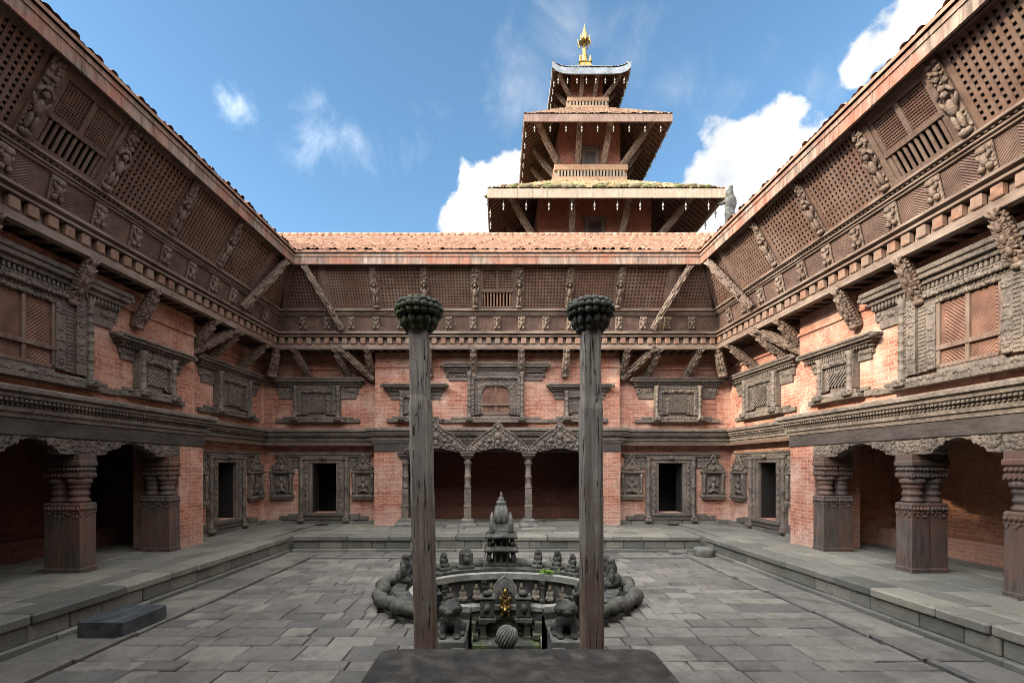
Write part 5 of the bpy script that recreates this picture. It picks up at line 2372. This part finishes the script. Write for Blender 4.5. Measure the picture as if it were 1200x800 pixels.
# two lions in front of the stair
def m_lion(s=1.0):
    mb = MB()
    mb.ell((0, .10, .12), (.12, .13, .11), 10, 7)        # haunches
    mb.ell((0, .02, .22), (.10, .11, .16), 10, 7)        # trunk
    mb.ell((0, -.05, .25), (.10, .09, .12), 10, 7)       # chest
    mb.ell((0, -.04, .37), (.125, .11, .11), 10, 7)      # mane
    mb.ell((0, -.10, .39), (.085, .08, .075), 10, 7)     # head
    mb.ell((0, -.165, .365), (.05, .045, .04), 9, 6)     # muzzle
    mb.ell((0, -.03, .47), (.05, .05, .035), 8, 6)
    for g in (-1, 1):
        mb.ell((g * .075, -.06, .455), (.025, .02, .03), 7, 5)
        mb.tube([(g * .065, -.08, .26), (g * .07, -.10, .12), (g * .07, -.11, .03)], [.04, .033, .035], 8)
        mb.ell((g * .07, -.14, .025), (.042, .06, .03), 8, 5)
        mb.ell((g * .10, .06, .08), (.06, .1, .085), 8, 6)
        mb.ell((g * .11, -.03, .025), (.04, .08, .03), 8, 5)
        mb.ell((g * .035, -.165, .41), (.018, .018, .018), 6, 4)
    mb.tube([(0, .2, .06), (.03, .24, .2), (-.02, .22, .33)], [.025, .022, .03], 8)
    return remeshed(mb, 'lion_body', 'carved_stone', .011, 1)


for s, lab in ((-1, 'small dark stone lion seated left of the fountain stair'), (1, 'small dark stone lion seated right of the fountain stair')):
    L_ = thing('stone_lion', lab, 'statue', (WX + s * .70, 5.55, .10), 0, 'stone lions at the fountain stair')
    put('body', cached('lion', m_lion), L_).scale = (1.2, 1.05, .87)
    mb = MB()
    mb.box(-.19, .19, -.24, .28, -.12, 0.005, .015)
    mb.build('base', 'grey_stone', L_)
    # taller guardian behind each lion
    mb = MB()
    mb.ell((0, 0, .16), (.14, .16, .18), 10, 7)
    mb.ell((0, -.02, .40), (.12, .12, .20), 10, 7)
    mb.ell((0, -.08, .60), (.10, .11, .10), 10, 7)
    mb.ell((0, -.18, .56), (.065, .08, .06), 10, 7)
    mb.ell((0, .02, .70), (.05, .07, .06), 8, 6)
    for g in (-1, 1):
        mb.tube([(g * .09, -.06, .42), (g * .1, -.14, .26), (g * .09, -.16, .06)], [.05, .04, .045], 8)
        mb.ell((g * .08, -.04, .68), (.03, .03, .045), 7, 5)
        mb.ell((g * .09, -.18, .04), (.05, .07, .04), 8, 5)
    gd = thing('guardian_beast', 'upright dark stone guardian beast beside the %s pillar foot' % ('left' if s < 0 else 'right'), 'statue', (WX + s * 1.02, 6.18, .10), R(-25) * -s, 'guardian beasts at the fountain')
    put('body', cached('guard', lambda: remeshed(mb, 'guardian_body', 'carved_stone', .014, 1)), gd).scale = (.82, .82, .86)

# miniature stone shrine at the back of the rim
S = thing('miniature_shrine', 'tiered miniature grey stone shrine with spire on the fountain rim', 'shrine', (.04, 9.2, .15))
mb = MB()
mb.box(-.36, .36, -.30, .30, -.12, .03, .01)
mb.box(-.31, .31, -.26, .26, .03, .09, .01)
mb.build('base', 'carved_stone', S)


def storey(r, z0, h):
    mb = MB()
    mb.box(-r * .62, r * .62, -r * .62, r * .62, z0, z0 + h)
    for i in range(5):
        x = -r * .9 + r * 1.8 * i / 4
        for y in (-r * .9, r * .9):
            mb.sq([(.022, z0), (.022, z0 + .03), (.014, z0 + .04), (.014, z0 + h - .04), (.024, z0 + h)], x, y)
        if 0 < i < 4:
            for xx in (-r * .9, r * .9):
                mb.sq([(.02, z0), (.014, z0 + .04), (.014, z0 + h - .04), (.024, z0 + h)], xx, -r * .9 + r * 1.8 * i / 4)
    for sx in (-1, 1):
        for sy in (-1, 1):
            mb.ell((sx * r * .9, sy * r * .9, z0 + h * .5), (.05, .05, h * .42), 8, 6)
    return mb


storey(.27, .09, .23).build('lower_storey', 'carved_stone', S)
storey(.25, .40, .18).build('upper_storey', 'carved_stone', S)
for r, z in ((.335, .32), (.32, .58)):
    mb = MB()
    mb.sq([(r * .95, z), (r, z + .02), (r, z + .04), (r * .9, z + .075), (r * .82, z + .10)], 0, 0)
    n = 12
    for i in range(n):
        for y in (-r, r):
            mb.ell((-r * .95 + r * 1.9 * i / (n - 1), y, z + .035), (.022, .02, .025), 6, 4)
    mb.build('roof', 'carved_stone', S)
mb = MB()
mb.sq([(.16, .68), (.16, .74), (.12, .75), (.12, .86), (.14, .88)], 0, 0)
mb.lathe([(.13, .86), (.145, .92), (.14, 1.05), (.12, 1.18), (.09, 1.24), (.105, 1.26), (.105, 1.29), (.06, 1.31), (.065, 1.34), (.045, 1.38), (.025, 1.40), (.032, 1.43), (.008, 1.49)], 0, 0, 16)
for k in range(8):
    a = k * pi / 4
    mb.tube([(.14 * cos(a), .14 * sin(a), .88), (.135 * cos(a), .135 * sin(a), 1.05), (.10 * cos(a), .10 * sin(a), 1.22)], [.022, .02, .012], 6)
mb.build('spire', 'grey_stone', S)
for sx in (-1, 1):
    for sy in (-1, 1):
        mb = MB()
        mb.lathe([(.05, .68), (.045, .74), (.055, .78), (.055, .88), (.04, .94), (.045, .96), (.03, 1.0), (.006, 1.06)], sx * .19, sy * .19, 10)
        mb.build('turret', 'grey_stone', S)


# ------------------------------------------------------------------ foreground pillars and slab
def build_pillar(x, y, lean, label):
    P = thing('lotus_pillar', label, 'pillar', (x, y, 0), 0, 'lotus pillars in front of the fountain')
    P.rotation_euler = (0, lean, 0)
    mb = MB()
    r = random.Random(int(x * 100))
    n = 26
    hw = .110
    zs = [i * 3.56 / n for i in range(n + 1)]
    vs, fs = [], []
    for z in zs:
        q = hw if z < 2.86 else hw * .88
        j = lambda: r.uniform(-.0028, .0028)
        c = .026
        for (a, b) in ((-q, -q + c), (-q + c, -q), (q - c, -q), (q, -q + c), (q, q - c), (q - c, q), (-q + c, q), (-q, q - c)):
            vs.append((a + j(), b + j(), z))
    for i in range(n):
        for k in range(8):
            a = i * 8
            fs.append((a + k, a + (k + 1) % 8, a + 8 + (k + 1) % 8, a + 8 + k))
    fs += [list(range(8))[::-1], [n * 8 + k for k in range(8)]]
    mb.add(vs, fs)
    mb.build('shaft', 'pillar', P)
    mb = MB()
    mb.box(-.20, .20, -.20, .20, -.03, .10, .02)
    mb.build('base', 'grey_stone', P)
    mb = MB()
    mb.lathe([(.10, 3.54), (.15, 3.56), (.18, 3.62), (.19, 3.68), (.17, 3.71), (.22, 3.74), (.235, 3.80), (.22, 3.87), (.14, 3.91)], 0, 0, 20)
    for zz, rad, cnt, s, sz in ((3.655, .178, 13, .046, .062), (3.57, .135, 12, .036, .035), (3.745, .228, 18, .042, .040), (3.80, .242, 19, .043, .042), (3.855, .225, 18, .043, .038), (3.895, .165, 14, .042, .030), (3.915, .09, 8, .042, .024)):
        for k in range(cnt):
            a = 2 * pi * (k + (.5 if int(zz * 1000) % 2 else 0)) / cnt + zz * 3
            q = r.uniform(.88, 1.12)
            mb.ell((rad * cos(a), rad * sin(a), zz + r.uniform(-.006, .006)), (s * q, s * q, sz * q), 9, 6)
    mb.ell((0, 0, 3.915), (.09, .09, .025), 10, 6)
    cp = mb.build('capital', 'mossy_stone', P, (0, 0, 3.52 * .12))
    cp.scale = (.90, .90, .88)
    return P


def at(px, d):
    return (px - 585) / 532 * d


PY = 4.72
build_pillar(at(500, PY), PY, R(-1.25), 'weathered wooden pillar with mossy lotus capital left of the shrine')
build_pillar(at(693.5, PY), PY, R(-.25), 'weathered wooden pillar with mossy lotus capital right of the shrine')

# black stone bench slab in the foreground
SL = thing('stone_bench', 'black stone bench slab with rounded corners nearest the viewer', 'bench', (.16, 3.36, 0))
mb = MB()
hx, hy, rc = 1.225, .74, .10
o = []
for cx, cy, a0 in ((hx - rc, hy - rc, 0), (-hx + rc, hy - rc, 90), (-hx + rc, -hy + rc, 180), (hx - rc, -hy + rc, 270)):
    for k in range(7):
        a = R(a0 + 15 * k)
        o.append((cx + rc * cos(a), cy + rc * sin(a)))
n = len(o)
vs, fs = [], []
for f, z in ((.985, .36), (1.0, .375), (1.0, .485), (.994, .497), (.982, .503)):
    vs += [(x * f, y * f, z) for x, y in o]
for i in range(4):
    for k in range(n):
        fs.append((i * n + k, i * n + (k + 1) % n, (i + 1) * n + (k + 1) % n, (i + 1) * n + k))
fs += [list(range(n))[::-1], [4 * n + k for k in range(n)]]
mb.add(vs, fs)
mb.build('seat', 'slab', SL)
for x in (-.8, .8):
    mb = MB()
    mb.box(x - .16, x + .16, -.55, .55, -.03, .36, .02)
    mb.build('leg', 'slab', SL)

# step block beside the left platform
mb = MB()
mb.box(-.30, .30, -.36, .36, -.02, .215, .014)
tag(mb.build('step_block', 'blue_stone', None, (-4.97, 6.02, 0), (0, 0, DEL * -1)), 'dark blue grey stone step block against the left platform', 'step')
# drum stone in the far right corner
mb = MB()
mb.lathe([(.21, -.03), (.235, .02), (.24, .15), (.225, .19), (.17, .205)], 0, 0, 28)
mb.lathe([(.17, .20), (.16, .207), (.02, .207)], 0, 0, 28)
tag(mb.build('drum_stone', 'grey_stone', None, (4.94, 10.95, 0)), 'low round grey drum stone in the far right corner of the courtyard', 'stone')
mb = MB()
mb.box(-.21, .21, -.11, .11, -.02, .075, .02)
tag(mb.build('loose_stone', 'grey_stone', None, (4.42, 11.22, 0), (0, 0, .05)), 'flat loose grey stone lying at the foot of the far platform', 'stone')
